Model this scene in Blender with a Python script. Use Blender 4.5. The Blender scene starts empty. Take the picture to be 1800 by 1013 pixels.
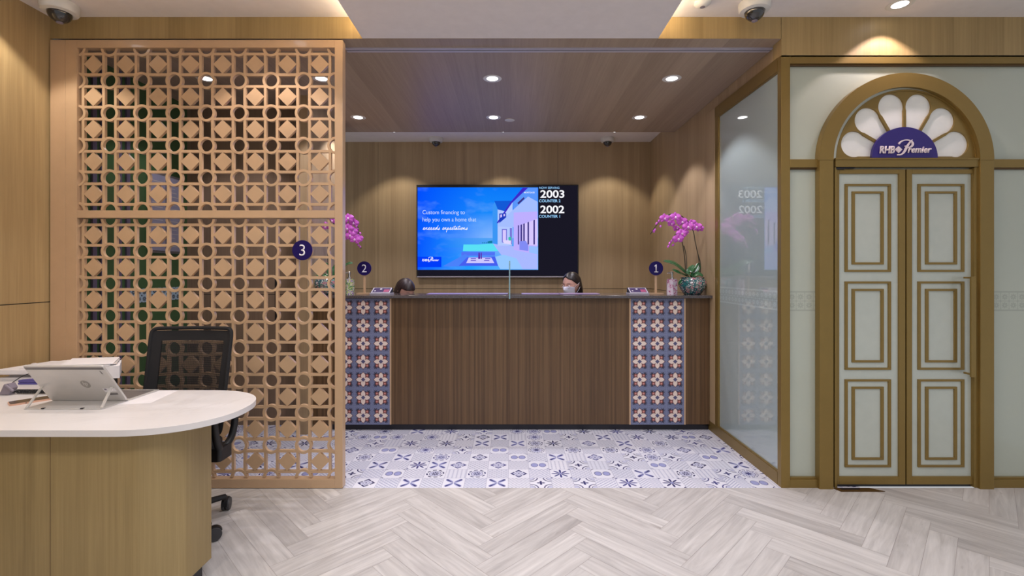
import bpy, math, random
from mathutils import Vector, Matrix
random.seed(7)
C = bpy.context.scene
COL = C.collection
PI = math.pi
F = 838.0            # focal length in pixels of the 1800x1013 frame
CX, CY, EYE = 899.0, 476.0, 1.43
# ------------------------------------------------------------------ camera, world, exposure
cam_d = bpy.data.cameras.new('camera'); cam = bpy.data.objects.new('camera', cam_d); COL.objects.link(cam)
cam.location = (0, 0, EYE); cam.rotation_euler = (PI/2, 0, 0)
cam_d.sensor_width = 36; cam_d.lens = 36*F/1800
cam_d.shift_x = (900-CX)/1800; cam_d.shift_y = -(506.5-CY)/1800
cam_d.clip_start = .05; cam_d.clip_end = 60
C.camera = cam
C.view_settings.view_transform = 'Standard'; C.view_settings.look = 'None'
C.view_settings.gamma = 1; C.view_settings.exposure = 0.0
C.view_settings.use_curve_mapping = False
W = bpy.data.worlds.new('world'); C.world = W; W.use_nodes = True
bg = W.node_tree.nodes['Background']; bg.inputs[0].default_value = (.92, .93, .97, 1); bg.inputs[1].default_value = .50
LK = 1.0             # one gain for all lamps

def spot(parent, loc, watt, size=100, blend=.35, col=(1, .93, .86), r=.035, target=None):
    d = bpy.data.lights.new('beam', 'SPOT'); o = bpy.data.objects.new('beam', d); COL.objects.link(o)
    d.energy = watt*LK; d.spot_size = math.radians(size); d.spot_blend = blend; d.color = col; d.shadow_soft_size = r
    o.location = loc
    if parent: o.parent = parent
    return o

# ------------------------------------------------------------------ node expressions
class X:
    """a value socket with arithmetic"""
    def __init__(s, nt, sock): s.nt, s.s = nt, sock
    def _m(s, op, *a, clamp=False):
        n = s.nt.nodes.new('ShaderNodeMath'); n.operation = op; n.use_clamp = clamp
        for i, v in enumerate((s,)+a):
            if isinstance(v, X): s.nt.links.new(v.s, n.inputs[i])
            else: n.inputs[i].default_value = v
        return X(s.nt, n.outputs[0])
    def __add__(s, o): return s._m('ADD', o)
    __radd__ = __add__
    def __sub__(s, o): return s._m('SUBTRACT', o)
    def __rsub__(s, o): return (s*-1)+o
    def __mul__(s, o): return s._m('MULTIPLY', o)
    __rmul__ = __mul__
    def __truediv__(s, o): return s._m('DIVIDE', o)
    def __lt__(s, o): return s._m('LESS_THAN', o)
    def __gt__(s, o): return s._m('GREATER_THAN', o)
    def abs(s): return s._m('ABSOLUTE')
    def fr(s): return s._m('FRACT')
    def fl(s): return s._m('FLOOR')
    def sin(s): return s._m('SINE')
    def cos(s): return s._m('COSINE')
    def sqrt(s): return s._m('SQRT')
    def max(s, o): return s._m('MAXIMUM', o)
    def min(s, o): return s._m('MINIMUM', o)
    def pow(s, o): return s._m('POWER', o)
    def atan2(s, o): return s._m('ARCTAN2', o)
    def near(s, c, w): return (s-c).abs() < w
    def inv(s): return s._m('MULTIPLY_ADD', -1.0, 1.0)

def newmat(name):
    m = bpy.data.materials.new(name); m.use_nodes = True
    nt = m.node_tree; b = nt.nodes['Principled BSDF']
    return m, nt, b

def coords(nt, kind='Object'):
    n = nt.nodes.new('ShaderNodeTexCoord'); sp = nt.nodes.new('ShaderNodeSeparateXYZ')
    nt.links.new(n.outputs[kind], sp.inputs[0])
    return [X(nt, sp.outputs[i]) for i in range(3)]

def comb(nt, a, b, c):
    n = nt.nodes.new('ShaderNodeCombineXYZ')
    for i, v in enumerate((a, b, c)):
        if isinstance(v, X): nt.links.new(v.s, n.inputs[i])
        else: n.inputs[i].default_value = v
    return n.outputs[0]

def noise(nt, vec, scale=1, detail=3, rough=.55, dist=0):
    n = nt.nodes.new('ShaderNodeTexNoise'); nt.links.new(vec, n.inputs['Vector'])
    n.inputs['Scale'].default_value = scale; n.inputs['Detail'].default_value = detail
    n.inputs['Roughness'].default_value = rough; n.inputs['Distortion'].default_value = dist
    return X(nt, n.outputs['Fac'])

def white(nt, vec):
    n = nt.nodes.new('ShaderNodeTexWhiteNoise'); nt.links.new(vec, n.inputs['Vector'])
    return X(nt, n.outputs['Value'])

def mixc(nt, f, a, b):
    n = nt.nodes.new('ShaderNodeMix'); n.data_type = 'RGBA'
    if isinstance(f, X): nt.links.new(f.s, n.inputs[0])
    else: n.inputs[0].default_value = f
    for i, v in ((6, a), (7, b)):
        if isinstance(v, tuple): n.inputs[i].default_value = (*v, 1)
        else: nt.links.new(v, n.inputs[i])
    return n.outputs[2]

def srgb(r, g, b):
    return tuple(((c/255)/12.92 if c/255 <= .04045 else ((c/255+.055)/1.055)**2.4) for c in (r, g, b))

def plain(name, col, rough=.5, metal=0, coat=0, emit=None, estr=1, bump=0, trans=0, spec=.5):
    m, nt, b = newmat(name)
    x, y, z = coords(nt)
    n = noise(nt, comb(nt, x, y, z), 14, 2)
    lo = tuple(c*.94 for c in col); hi = tuple(min(1, c*1.05) for c in col)
    nt.links.new(mixc(nt, n, lo, hi), b.inputs['Base Color'])
    b.inputs['Roughness'].default_value = rough; b.inputs['Metallic'].default_value = metal
    b.inputs['Coat Weight'].default_value = coat; b.inputs['Specular IOR Level'].default_value = spec
    if emit: b.inputs['Emission Color'].default_value = (*emit, 1); b.inputs['Emission Strength'].default_value = estr
    if trans: b.inputs['Transmission Weight'].default_value = trans
    return m

def emis(name, col, s=1):
    m = bpy.data.materials.new(name); m.use_nodes = True; nt = m.node_tree; nt.nodes.clear()
    e = nt.nodes.new('ShaderNodeEmission'); o = nt.nodes.new('ShaderNodeOutputMaterial')
    e.inputs[0].default_value = (*col, 1); e.inputs[1].default_value = s
    nt.links.new(e.outputs[0], o.inputs[0]); return m

def wood(name, lo, hi, band=.14, along='z', rough=.45, contrast=1.0, fine=60, cath=.35):
    """veneer: grain along one axis, boards of slightly different tone"""
    m, nt, b = newmat(name)
    x, y, z = coords(nt)
    if along == 'z': u, v = x+y, z
    elif along == 'y': u, v = x, y
    else: u, v = z+y, x
    bi = (u/band).fl()
    tone = white(nt, comb(nt, bi, 3.7, 1.3))
    g1 = noise(nt, comb(nt, u*fine, v*1.1+tone*9, 0.0), 1, 4, .6, .3)
    g2 = noise(nt, comb(nt, u*9, v*.55+tone*5, 2.0), 1, 3, .55, 1.2)
    line = noise(nt, comb(nt, u*170, v*4, 5.0), 1, 1, .5)
    f = (g1*.45 + g2*cath + tone*.22 + line*.16)*contrast + (1-contrast)*.5
    f = (f-.5)*1.7+.5
    f = f.max(0.0).min(1.0)
    nt.links.new(mixc(nt, f, lo, hi), b.inputs['Base Color'])
    b.inputs['Roughness'].default_value = rough
    bp = nt.nodes.new('ShaderNodeBump'); bp.inputs['Strength'].default_value = .06; bp.inputs['Distance'].default_value = .002
    nt.links.new(line.s, bp.inputs['Height']); nt.links.new(bp.outputs[0], b.inputs['Normal'])
    return m

M = {}
M['oak'] = wood('oak_veneer', srgb(132, 110, 68), srgb(176, 152, 104), .11)
M['oak_left'] = wood('oak_veneer_left_wall', srgb(146, 120, 80), srgb(192, 166, 120), .21)
M['oak_back'] = wood('oak_veneer_back_wall', srgb(152, 128, 96), srgb(186, 162, 126), .07, contrast=.9)
M['oak_partition'] = wood('oak_veneer_partition', srgb(112, 92, 74), srgb(146, 124, 102), .12)
M['oak_ceiling'] = wood('oak_veneer_ceiling', srgb(136, 118, 102), srgb(172, 154, 136), .12, along='y', contrast=1.0)
M['oak_desk'] = wood('oak_veneer_desk', srgb(122, 102, 64), srgb(166, 144, 98), .22)
M['walnut'] = wood('walnut_veneer', srgb(72, 50, 30), srgb(124, 96, 64), .017, fine=120, contrast=1.15, cath=.12)
M['beige'] = plain('beige_lacquer', srgb(200, 167, 132), .30, coat=.3)
M['gold'] = plain('bronze_gold_metal', srgb(142, 118, 64), .34, metal=.45)
M['gold_dark'] = plain('dark_bronze_groove', srgb(92, 66, 30), .4, metal=.4)
M['white'] = plain('white_ceiling_paint', srgb(232, 226, 224), .8)
M['black'] = plain('black_plinth', (.012, .012, .018), .35)
M['plastic_black'] = plain('black_plastic', (.008, .008, .010), .45)
M['mesh_black'] = plain('black_mesh_fabric', (.009, .0085, .010), .8)
M['rubber'] = plain('grey_black_rubber', (.05, .05, .055), .5)
M['cam_white'] = plain('white_camera_shell', (.72, .71, .68), .35)
M['dome'] = plain('smoked_dome', (.02, .02, .022), .06, coat=1)
M['alu'] = plain('brushed_aluminium', (.50, .48, .56), .45, metal=.15)
M['navy'] = plain('navy_acrylic', srgb(28, 14, 88), .3, spec=.3)
M['navy_flat'] = plain('navy_painted_disc', srgb(48, 34, 120), .35)
M['white_letter'] = plain('white_lettering', (.86, .84, .88), .5)
M['pink_letter'] = plain('pale_pink_lettering', (.85, .74, .78), .5)
M['paper'] = plain('white_paper', (.80, .78, .80), .7)
M['paper_grey'] = plain('grey_card', (.52, .49, .48), .7)
M['silver'] = plain('silver_plastic', (.60, .58, .56), .35, metal=.25)
M['silver_dark'] = plain('dark_grey_strip', (.15, .14, .14), .3)
M['rose'] = plain('rose_gold_metal', srgb(220, 175, 150), .35, metal=.4)
M['screen_off'] = plain('dark_phone_screen', (.07, .05, .04), .15)
M['blue_plastic'] = plain('violet_blue_plastic', srgb(84, 78, 150), .4)
M['grey_plastic'] = plain('grey_plastic', srgb(130, 122, 135), .45)
M['lamp'] = emis('lit_lamp_face', (1, .97, 1), 7)
M['chrome'] = plain('chrome', (.75, .75, .78), .12, metal=1)
M['green_wall'] = plain('dark_green_panel', srgb(66, 98, 62), .25, coat=.3)
M['mauve_metal'] = plain('mauve_grey_metal', srgb(120, 112, 140), .35, metal=.4)
M['skin'] = plain('skin', srgb(206, 160, 145), .5)
M['hair'] = plain('dark_hair', (.012, .009, .010), .35)
M['hair_brown'] = plain('dark_brown_hair', (.026, .014, .016), .4)
M['mask'] = plain('white_mask_fabric', (.78, .78, .92), .7)
M['cloth_dark'] = plain('dark_navy_cloth', (.02, .02, .04), .8)
M['leaf'] = plain('glossy_leaf', (.03, .13, .045), .22, coat=.4)
M['stem'] = plain('dark_stem', (.04, .035, .02), .5)
M['lip'] = plain('pale_flower_lip', (.85, .55, .8), .5)
M['green_glass_edge'] = plain('green_glass_edge', srgb(140, 178, 186), .15)

def granite():
    m, nt, b = newmat('dark_speckled_stone')
    x, y, z = coords(nt); n = noise(nt, comb(nt, x, y, z), 260, 2)
    nt.links.new(mixc(nt, (n-.5)*6+.3, (.03, .026, .028), (.20, .17, .17)), b.inputs['Base Color'])
    b.inputs['Roughness'].default_value = .12; b.inputs['Coat Weight'].default_value = .3
    return m
M['stone'] = granite()

def marble():
    m, nt, b = newmat('white_marble_laminate')
    x, y, z = coords(nt)
    n = noise(nt, comb(nt, x, y*1.4, z), 1.7, 5, .6, 1.6)
    v = ((n-.5).abs()*26).min(1.0).inv()
    k = noise(nt, comb(nt, x, y, z), 1.1, 1)
    v = v * ((k-.45)*5).max(0.0).min(1.0) * .22
    nt.links.new(mixc(nt, v, (.74, .715, .705), (.48, .44, .42)), b.inputs['Base Color'])
    b.inputs['Roughness'].default_value = .32
    return m
M['marble'] = marble()

def orchid():
    m, nt, b = newmat('magenta_petal')
    x, y, z = coords(nt)
    n = noise(nt, comb(nt, x, y, z), 60, 2)
    nt.links.new(mixc(nt, n, srgb(190, 50, 190), srgb(232, 130, 232)), b.inputs['Base Color'])
    b.inputs['Roughness'].default_value = .5
    b.inputs['Subsurface Weight'].default_value = .0
    return m
M['petal'] = orchid()

def porcelain(name, cols, scale=55, base=(.7, .7, .72)):
    m, nt, b = newmat(name)
    x, y, z = coords(nt)
    v = nt.nodes.new('ShaderNodeTexVoronoi'); v.inputs['Scale'].default_value = scale
    nt.links.new(comb(nt, x, y, z), v.inputs['Vector'])
    sp = nt.nodes.new('ShaderNodeSeparateColor'); nt.links.new(v.outputs['Color'], sp.inputs[0])
    h = X(nt, sp.outputs[0]); big = noise(nt, comb(nt, x, y, z), 26, 3)
    c = mixc(nt, h > .55, cols[0], cols[1])
    c = mixc(nt, ((big-.50)*30).max(0.0).min(1.0), c, mixc(nt, h > .4, cols[2], cols[3]))
    c = mixc(nt, X(nt, sp.outputs[1]) > .84, c, base)
    nt.links.new(c, b.inputs['Base Color']); b.inputs['Roughness'].default_value = .15; b.inputs['Coat Weight'].default_value = .5
    return m
M['vase'] = porcelain('teal_pink_porcelain', ((.02, .20, .20), (.03, .06, .10), (.60, .20, .27), (.10, .26, .22)), 130)
M['soap_pink'] = porcelain('pink_flower_porcelain', ((.72, .62, .74), (.74, .66, .78), (.42, .05, .22), (.70, .50, .66)), 150)
M['soap_green'] = porcelain('yellow_green_porcelain', ((.45, .55, .18), (.10, .24, .12), (.30, .18, .42), (.62, .62, .30)), 110)

def frosted(name, base, band_gain=.0, rough=.3):
    """back-painted frosted glass; a printed border of small flowers at hand height"""
    m, nt, b = newmat(name)
    ior = 1.95 if 'side' in name else 1.5
    x, y, z = coords(nt)
    p = .056; u = (x*0.99+y)/p; v = (z-1.172)/p
    fu = u.fr()-.5; fv = v.fr()-.5
    a = fu.abs(); c = fv.abs()
    r = (fu*fu+fv*fv).sqrt(); th = fv.atan2(fu)
    flower = r < ((th*4).cos().abs()*.22+.16)
    hole = r < .09
    corner = (a+c) > .86
    edge = a.max(c) > .47
    pat = (flower*hole.inv()+corner+edge).min(1.0)
    inb = z.near(1.172+p, p)
    rim = (z.near(1.166, .004)+z.near(1.172+2*p+.006, .004)).min(1.0)
    mask = (inb*pat + rim).min(1.0)
    n = noise(nt, comb(nt, x, y, z), 1.2, 1)
    c0 = mixc(nt, n, tuple(q*.97 for q in base), base)
    tgt = tuple(min(1, q*(1+band_gain)) for q in base)
    nt.links.new(mixc(nt, mask*.8, c0, tgt), b.inputs['Base Color'])
    b.inputs['Roughness'].default_value = rough; b.inputs['Coat Weight'].default_value = 1; b.inputs['Coat Roughness'].default_value = .015
    b.inputs['Coat IOR'].default_value = ior
    return m
M['frost_side'] = frosted('frosted_glass_side', srgb(172, 188, 186), .35)
M['frost_front'] = frosted('frosted_glass_front', srgb(184, 192, 178), -.25)
M['frost_door'] = plain('frosted_door_glass', srgb(190, 198, 188), .25, coat=1)
M['petal_glass'] = plain('milky_fanlight_glass', srgb(244, 246, 242), .3, coat=1)

def clear_glass():
    m = bpy.data.materials.new('clear_glass'); m.use_nodes = True; nt = m.node_tree; nt.nodes.clear()
    o = nt.nodes.new('ShaderNodeOutputMaterial'); t = nt.nodes.new('ShaderNodeBsdfTransparent'); g = nt.nodes.new('ShaderNodeBsdfGlossy')
    f = nt.nodes.new('ShaderNodeFresnel'); f.inputs[0].default_value = 1.45; mx = nt.nodes.new('ShaderNodeMixShader')
    t.inputs[0].default_value = (.80, .93, .93, 1); g.inputs['Roughness'].default_value = .02
    nt.links.new(f.outputs[0], mx.inputs[0]); nt.links.new(t.outputs[0], mx.inputs[1]); nt.links.new(g.outputs[0], mx.inputs[2])
    nt.links.new(mx.outputs[0], o.inputs[0]); return m
M['clear_glass'] = clear_glass()

def wall_tile():
    """flower tiles on the counter; tile 0.162 m, counted from object coordinates x (centre of a tile column) and z"""
    m, nt, b = newmat('flower_tiles_counter')
    x, y, z = coords(nt, 'UV')
    u = x.fr()-.5; v = y.fr()-.5
    a = u.abs(); c = v.abs(); mx_ = a.max(c); mn = a.min(c)
    def pet(extra):
        k = ((mx_-.20)/(.195+extra)); k = (k*k).inv().max(0.0)
        k2 = ((mx_-.20)/.30); 
        return mn < (k*(.125+extra))
    core = pet(0.0)
    outl = pet(.028)
    dx = a-.225; dy = c-.225; rr = (dx*dx+dy*dy).sqrt()
    bud = rr < .072
    budl = rr < .098
    ex = a-.30; ey = c-.30; er = (ex*ex+ey*ey).sqrt(); eth = ey.atan2(ex)
    leafm = er < ((eth*3).cos().abs()*.075+.045)
    e1x = mx_-.33; e1y = mn-.15; leaf2 = (e1x*e1x+e1y*e1y).sqrt() < .035
    tip = (mx_.near(.42, .03))*(mn < .012)
    dots = noise(nt, comb(nt, x*30, y*30, 0.0), 1, 2)
    col = mixc(nt, ((dots-.5)*5+.4).max(0.0).min(1.0), srgb(104, 112, 144), srgb(136, 144, 176))
    col = mixc(nt, (leafm+leaf2+tip).min(1.0), col, srgb(52, 50, 70))
    col = mixc(nt, budl, col, srgb(128, 66, 56))
    col = mixc(nt, bud*((rr*70).sin() > -.6), col, srgb(212, 150, 142))
    col = mixc(nt, outl, col, srgb(118, 56, 50))
    col = mixc(nt, core, col, srgb(238, 222, 210))
    col = mixc(nt, (a+c) < .125, col, srgb(90, 88, 124))
    col = mixc(nt, mx_ > .492, col, srgb(132, 140, 176))
    nt.links.new(col, b.inputs['Base Color']); b.inputs['Roughness'].default_value = .4
    return m
M['wall_tile'] = wall_tile()

def floor_tile(T=.147):
    m, nt, b = newmat('patchwork_floor_tiles')
    x, y, z = coords(nt)
    X0 = x/T+.15; Y0 = (y-3.137)/T
    iu = X0.fl(); iv = Y0.fl()
    u = X0.fr()-.5; v = Y0.fr()-.5
    h = white(nt, comb(nt, iu, iv, 0.5)); h2 = white(nt, comb(nt, iu, iv, 7.5)); h3 = white(nt, comb(nt, iu, iv, 13.5))
    a = u.abs(); c = v.abs(); r = (u*u+v*v).sqrt(); th = v.atan2(u)
    chk = (((iu+iv)*.5).fr() > .25)
    motif_on = (chk*(h3 < .94)+chk.inv()*(h3 < .10)).min(1.0)
    def sel(i, n, hh): return (hh > (i/n))*(hh < ((i+1)/n))
    d1 = a+c
    # navy lozenge with a cut frame
    m1 = d1.near(.36, .055)*((a-c).abs() > .05) + (d1.near(.19, .012)) + (d1 < .06)
    m1l = d1 < .30
    # dashed wheel
    m2 = r.near(.39, .035)*((th*8).sin() > -.35) + r.near(.28, .012) + (r < ((th*4).cos().abs()*.2))*(r > .05)
    m2l = r < .27
    # eight blade star
    m3 = (r < ((th*4).cos().abs().pow(1.6)*.44))*(r > .07) + (d1 > .86)
    m3l = r < .09
    # four leaf cross
    m4 = (r < ((th*2).sin().abs().pow(2.2)*.52))*(r > .04)
    m4b = ((th*2).sin().abs() > .97)*(r < .5)
    # corner arcs
    q = ((a-.5)*(a-.5)+(c-.5)*(c-.5)).sqrt()
    m5 = q.near(.36, .028) + q.near(.22, .015) + (r < ((th*2).cos().abs()*.16+.03))
    # round lace
    m6 = r.near(.42, .022)*((th*12).sin() > -.5) + r.near(.32, .03)*((th*16).sin() > 0.0) + (r < ((th*4).sin().abs()*.14+.05))
    # two soft lobes
    la = ((a-.2)*(a-.2)*1.0+v*v*.6).sqrt()
    m7l = la < .17
    m7 = la.near(.17, .012) + (d1 > .84)*(d1 < .9)
    n = 7
    S = [sel(i, n, h) for i in range(n)]
    dark = (S[0]*m1+S[1]*m2+S[2]*m3+S[3]*m4b+S[4]*m5+S[5]*m6+S[6]*m7).min(1.0)
    light = (S[0]*m1l*.4+S[1]*m2l*.5+S[2]*m3l+S[3]*m4+S[5]*(r < .30)*.5+S[6]*m7l+S[4]*(q < .2)*.5).min(1.0)
    # fine fillers
    f1 = ((u*28).sin()*(v*28).sin()) > .12
    f2 = ((((u.abs()-v)*34).sin()) > .3)
    f3 = ((u*31.4).sin() > .55)*((v*62).sin() > -.3)
    f4 = (((u.abs()*36+v*36).sin()) > .35)
    G = [sel(i, 4, h2) for i in range(4)]
    fine = (G[0]*f1+G[1]*f2+G[2]*f3+G[3]*f4).min(1.0)
    base = mixc(nt, h3, srgb(228, 228, 236), srgb(214, 216, 228))
    tint = mixc(nt, h, srgb(150, 156, 190), srgb(168, 170, 184))
    fill = mixc(nt, fine*.75, base, tint)
    mot = mixc(nt, light*.85, srgb(226, 227, 236), srgb(140, 146, 200))
    mot = mixc(nt, dark, mot, mixc(nt, h2, srgb(34, 34, 84), srgb(62, 64, 132)))
    col = mixc(nt, motif_on, fill, mot)
    col = mixc(nt, a.max(c) > .49, col, srgb(178, 178, 196))
    nt.links.new(col, b.inputs['Base Color']); b.inputs['Roughness'].default_value = .35
    return m
M['floor_tile'] = floor_tile()

def plank_mat():
    m, nt, b = newmat('pale_grey_oak_planks')
    x, y, z = coords(nt, 'UV')
    at = nt.nodes.new('ShaderNodeAttribute'); at.attribute_name = 'tone'
    t = X(nt, at.outputs['Fac'])
    g = noise(nt, comb(nt, x*2.2+t*31, y*30+t*7, t*5), 1, 5, .6, .9)
    g2 = noise(nt, comb(nt, x*1.1+t*17, y*9, t*9), 1, 3, .6, 2.2)
    k = noise(nt, comb(nt, x*6+t*3, y*26, t*11), 1, 2)
    f = (g*.5+g2*.55+t*.18-.10)
    f = ((f-.5)*2.1+.5).max(0.0).min(1.0)
    col = mixc(nt, f, srgb(164, 160, 157), srgb(215, 212, 208))
    dark = ((k-.70)*9).max(0.0).min(1.0)*.45
    col = mixc(nt, dark, col, srgb(120, 108, 102))
    nt.links.new(col, b.inputs['Base Color']); b.inputs['Roughness'].default_value = .38
    return m
M['plank'] = plank_mat()
M['joint'] = plain('plank_joint', srgb(158, 148, 144), .8)

# ------------------------------------------------------------------ mesh helpers
class MB:
    def __init__(s): s.v, s.f, s.m, s.mats, s.smooth = [], [], [], [], []
    def mi(s, mat):
        if mat not in s.mats: s.mats.append(mat)
        return s.mats.index(mat)
    def add(s, vs, fs, mat, smooth=False):
        n = len(s.v); s.v += [tuple(v) for v in vs]; k = s.mi(mat)
        for f in fs: s.f.append(tuple(i+n for i in f)); s.m.append(k); s.smooth.append(smooth)
        return s
    def box(s, x0, x1, y0, y1, z0, z1, mat):
        vs = [(x, y, z) for x in (x0, x1) for y in (y0, y1) for z in (z0, z1)]
        return s.add(vs, [(0, 1, 3, 2), (4, 6, 7, 5), (0, 4, 5, 1), (2, 3, 7, 6), (0, 2, 6, 4), (1, 5, 7, 3)], mat)
    def prism(s, pts, y0, y1, mat, smooth=False):
        """polygon in x,z extruded along y (convex or simple)"""
        n = len(pts)
        a = sum(pts[i][0]*pts[(i+1) % n][1]-pts[(i+1) % n][0]*pts[i][1] for i in range(n))
        if a < 0: pts = pts[::-1]
        vs = [(p[0], y0, p[1]) for p in pts]+[(p[0], y1, p[1]) for p in pts]
        fs = [tuple(range(n)), tuple(range(2*n-1, n-1, -1))]+[(i, i+n, (i+1) % n+n, (i+1) % n) for i in range(n)]
        return s.add(vs, fs, mat)
    def vprism(s, pts, z0, z1, mat, smooth=False):
        n = len(pts)
        a = sum(pts[i][0]*pts[(i+1) % n][1]-pts[(i+1) % n][0]*pts[i][1] for i in range(n))
        if a < 0: pts = pts[::-1]
        vs = [(p[0], p[1], z0) for p in pts]+[(p[0], p[1], z1) for p in pts]
        s.add(vs, [tuple(range(n-1, -1, -1)), tuple(range(n, 2*n))], mat)
        return s.add(vs, [(i, (i+1) % n, (i+1) % n+n, i+n) for i in range(n)], mat, smooth)
    def arc(s, cx, cz, r0, r1, a0, a1, y0, y1, mat, n=28):
        """ring sector in x,z plane extruded along y; angles in degrees"""
        vs = []
        for i in range(n+1):
            t = math.radians(a0+(a1-a0)*i/n); c_, s_ = math.cos(t), math.sin(t)
            vs += [(cx+r0*c_, y0, cz+r0*s_), (cx+r1*c_, y0, cz+r1*s_), (cx+r1*c_, y1, cz+r1*s_), (cx+r0*c_, y1, cz+r0*s_)]
        fs = []; 
        for i in range(n):
            a, b = 4*i, 4*i+4
            fs += [(a, a+1, b+1, b), (a+2, a+3, b+3, b+2)]
        s.add(vs, fs, mat)
        fs = []
        for i in range(n):
            a, b = 4*i, 4*i+4
            fs += [(a+1, a+2, b+2, b+1), (a+3, a, b, b+3)]
        s.add(vs, fs, mat, True)
        if abs(abs(a1-a0)-360) > 1: s.add(vs, [(0, 3, 2, 1), (4*n, 4*n+1, 4*n+2, 4*n+3)], mat)
        return s
    def lathe(s, prof, c, mat, n=32, axis='z'):
        vs, fs = [], []
        for r, h in prof:
            for i in range(n):
                t = 2*PI*i/n
                if axis == 'z': vs.append((c[0]+r*math.cos(t), c[1]+r*math.sin(t), c[2]+h))
                elif axis == 'y': vs.append((c[0]+r*math.cos(t), c[1]+h, c[2]+r*math.sin(t)))
                else: vs.append((c[0]+h, c[1]+r*math.cos(t), c[2]+r*math.sin(t)))
        for k in range(len(prof)-1):
            for i in range(n):
                j = (i+1) % n
                fs.append((k*n+i, k*n+j, (k+1)*n+j, (k+1)*n+i))
        if prof[0][0] > 1e-5: fs.append(tuple(range(n-1, -1, -1)))
        if prof[-1][0] > 1e-5: fs.append(tuple((len(prof)-1)*n+i for i in range(n)))
        return s.add(vs, fs, mat, True)
    def tube(s, pts, r, mat, n=10, closed=False):
        pts = [Vector(p) for p in pts]; m = len(pts)
        rs = r if isinstance(r, (list, tuple)) else [r]*m
        vs, fs = [], []; up = None
        for i, p in enumerate(pts):
            if closed: t = pts[(i+1) % m]-pts[i-1]
            else: t = pts[min(i+1, m-1)]-pts[max(i-1, 0)]
            t.normalize()
            if up is None: up = Vector((0, 0, 1)) if abs(t.z) < .9 else Vector((1, 0, 0))
            a = t.cross(up).normalized(); b_ = a.cross(t).normalized(); up = b_
            for k in range(n):
                q = 2*PI*k/n; vs.append(p+a*math.cos(q)*rs[i]+b_*math.sin(q)*rs[i])
        for i in range(m if closed else m-1):
            for k in range(n):
                i2 = (i+1) % m
                fs.append((i*n+k, i2*n+k, i2*n+(k+1) % n, i*n+(k+1) % n))
        if not closed: fs += [tuple(range(n)), tuple((m-1)*n+k for k in range(n-1, -1, -1))]
        return s.add(vs, fs, mat, True)
    def build(s, name, parent=None, bevel=0, seg=2):
        me = bpy.data.meshes.new(name); me.from_pydata(s.v, [], s.f)
        for m in s.mats: me.materials.append(m)
        for p, k, sm in zip(me.polygons, s.m, s.smooth): p.material_index = k; p.use_smooth = sm
        me.validate(); me.update()
        if any(s.smooth): me.set_sharp_from_angle(angle=math.radians(38))
        o = bpy.data.objects.new(name, me); COL.objects.link(o)
        if parent is not None: o.parent = parent
        if bevel:
            b = o.modifiers.new('bevel', 'BEVEL'); b.width = bevel; b.segments = seg; b.limit_method = 'ANGLE'; b.angle_limit = math.radians(40)
        return o

def empty(name, label, cat, loc=(0, 0, 0), group=None, kind=None):
    o = bpy.data.objects.new(name, None); COL.objects.link(o); o.location = loc; o.empty_display_size = .1
    return tag(o, label, cat, group, kind)
def tag(o, label, cat, group=None, kind=None):
    o['label'] = label; o['category'] = cat
    if group: o['group'] = group
    if kind: o['kind'] = kind
    return o
def struct(o, label, cat): return tag(o, label, cat, None, 'structure')
def gx(px, Y): return (px-CX)/F*Y
def gz(py, Y): return EYE-(py-CY)/F*Y
def pxbox(mb, x0, y0, x1, y1, Y, depth, mat):
    return mb.box(gx(x0, Y), gx(x1, Y), Y, Y+depth, gz(y1, Y), gz(y0, Y), mat)

def text_mesh(s, x0, x1, z0, z1, Y, mat, name='lettering', parent=None, bold=0, shear=0, thick=.0012, yfix=None, flip=False, keep=False):
    """built-in font, fitted to the box x0..x1, z0..z1, front face at Y, facing -y"""
    c = bpy.data.curves.new(name, 'FONT'); c.body = s; c.offset = bold; c.shear = shear; c.extrude = 0; c.resolution_u = 6
    t = bpy.data.objects.new(name+'_src', c); COL.objects.link(t)
    bpy.context.view_layer.update()
    me = bpy.data.meshes.new_from_object(t.evaluated_get(bpy.context.evaluated_depsgraph_get()))
    bpy.data.objects.remove(t)
    xs = [v.co.x for v in me.vertices]; ys = [v.co.y for v in me.vertices]
    ax, bx, ay, by = min(xs), max(xs), min(ys), max(ys)
    sx = (x1-x0)/(bx-ax); sz = (z1-z0)/(by-ay)
    if keep: sx = sz = min(sx, sz); x0 = (x0+x1)/2-(bx-ax)*sx/2
    for v in me.vertices:
        v.co = (x0+(v.co.x-ax)*sx, Y, z0+(v.co.y-ay)*sz)
    me.materials.clear(); me.materials.append(mat)
    for p in me.polygons: p.material_index = 0
    me.name = name
    o = bpy.data.objects.new(name, me); COL.objects.link(o)
    if thick:
        so = o.modifiers.new('thickness', 'SOLIDIFY'); so.thickness = thick; so.offset = 0
    if parent is not None: o.parent = parent
    return o

def catmull(p, n=8):
    out = []
    q = [p[0]]+list(p)+[p[-1]]
    for i in range(1, len(q)-2):
        a, b, c, d = [Vector(w) for w in q[i-1:i+3]]
        for k in range(n):
            t = k/n
            out.append(.5*((2*b)+(c-a)*t+(2*a-5*b+4*c-d)*t*t+(3*b-a-3*c+d)*t**3))
    out.append(Vector(p[-1])); return out

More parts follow.
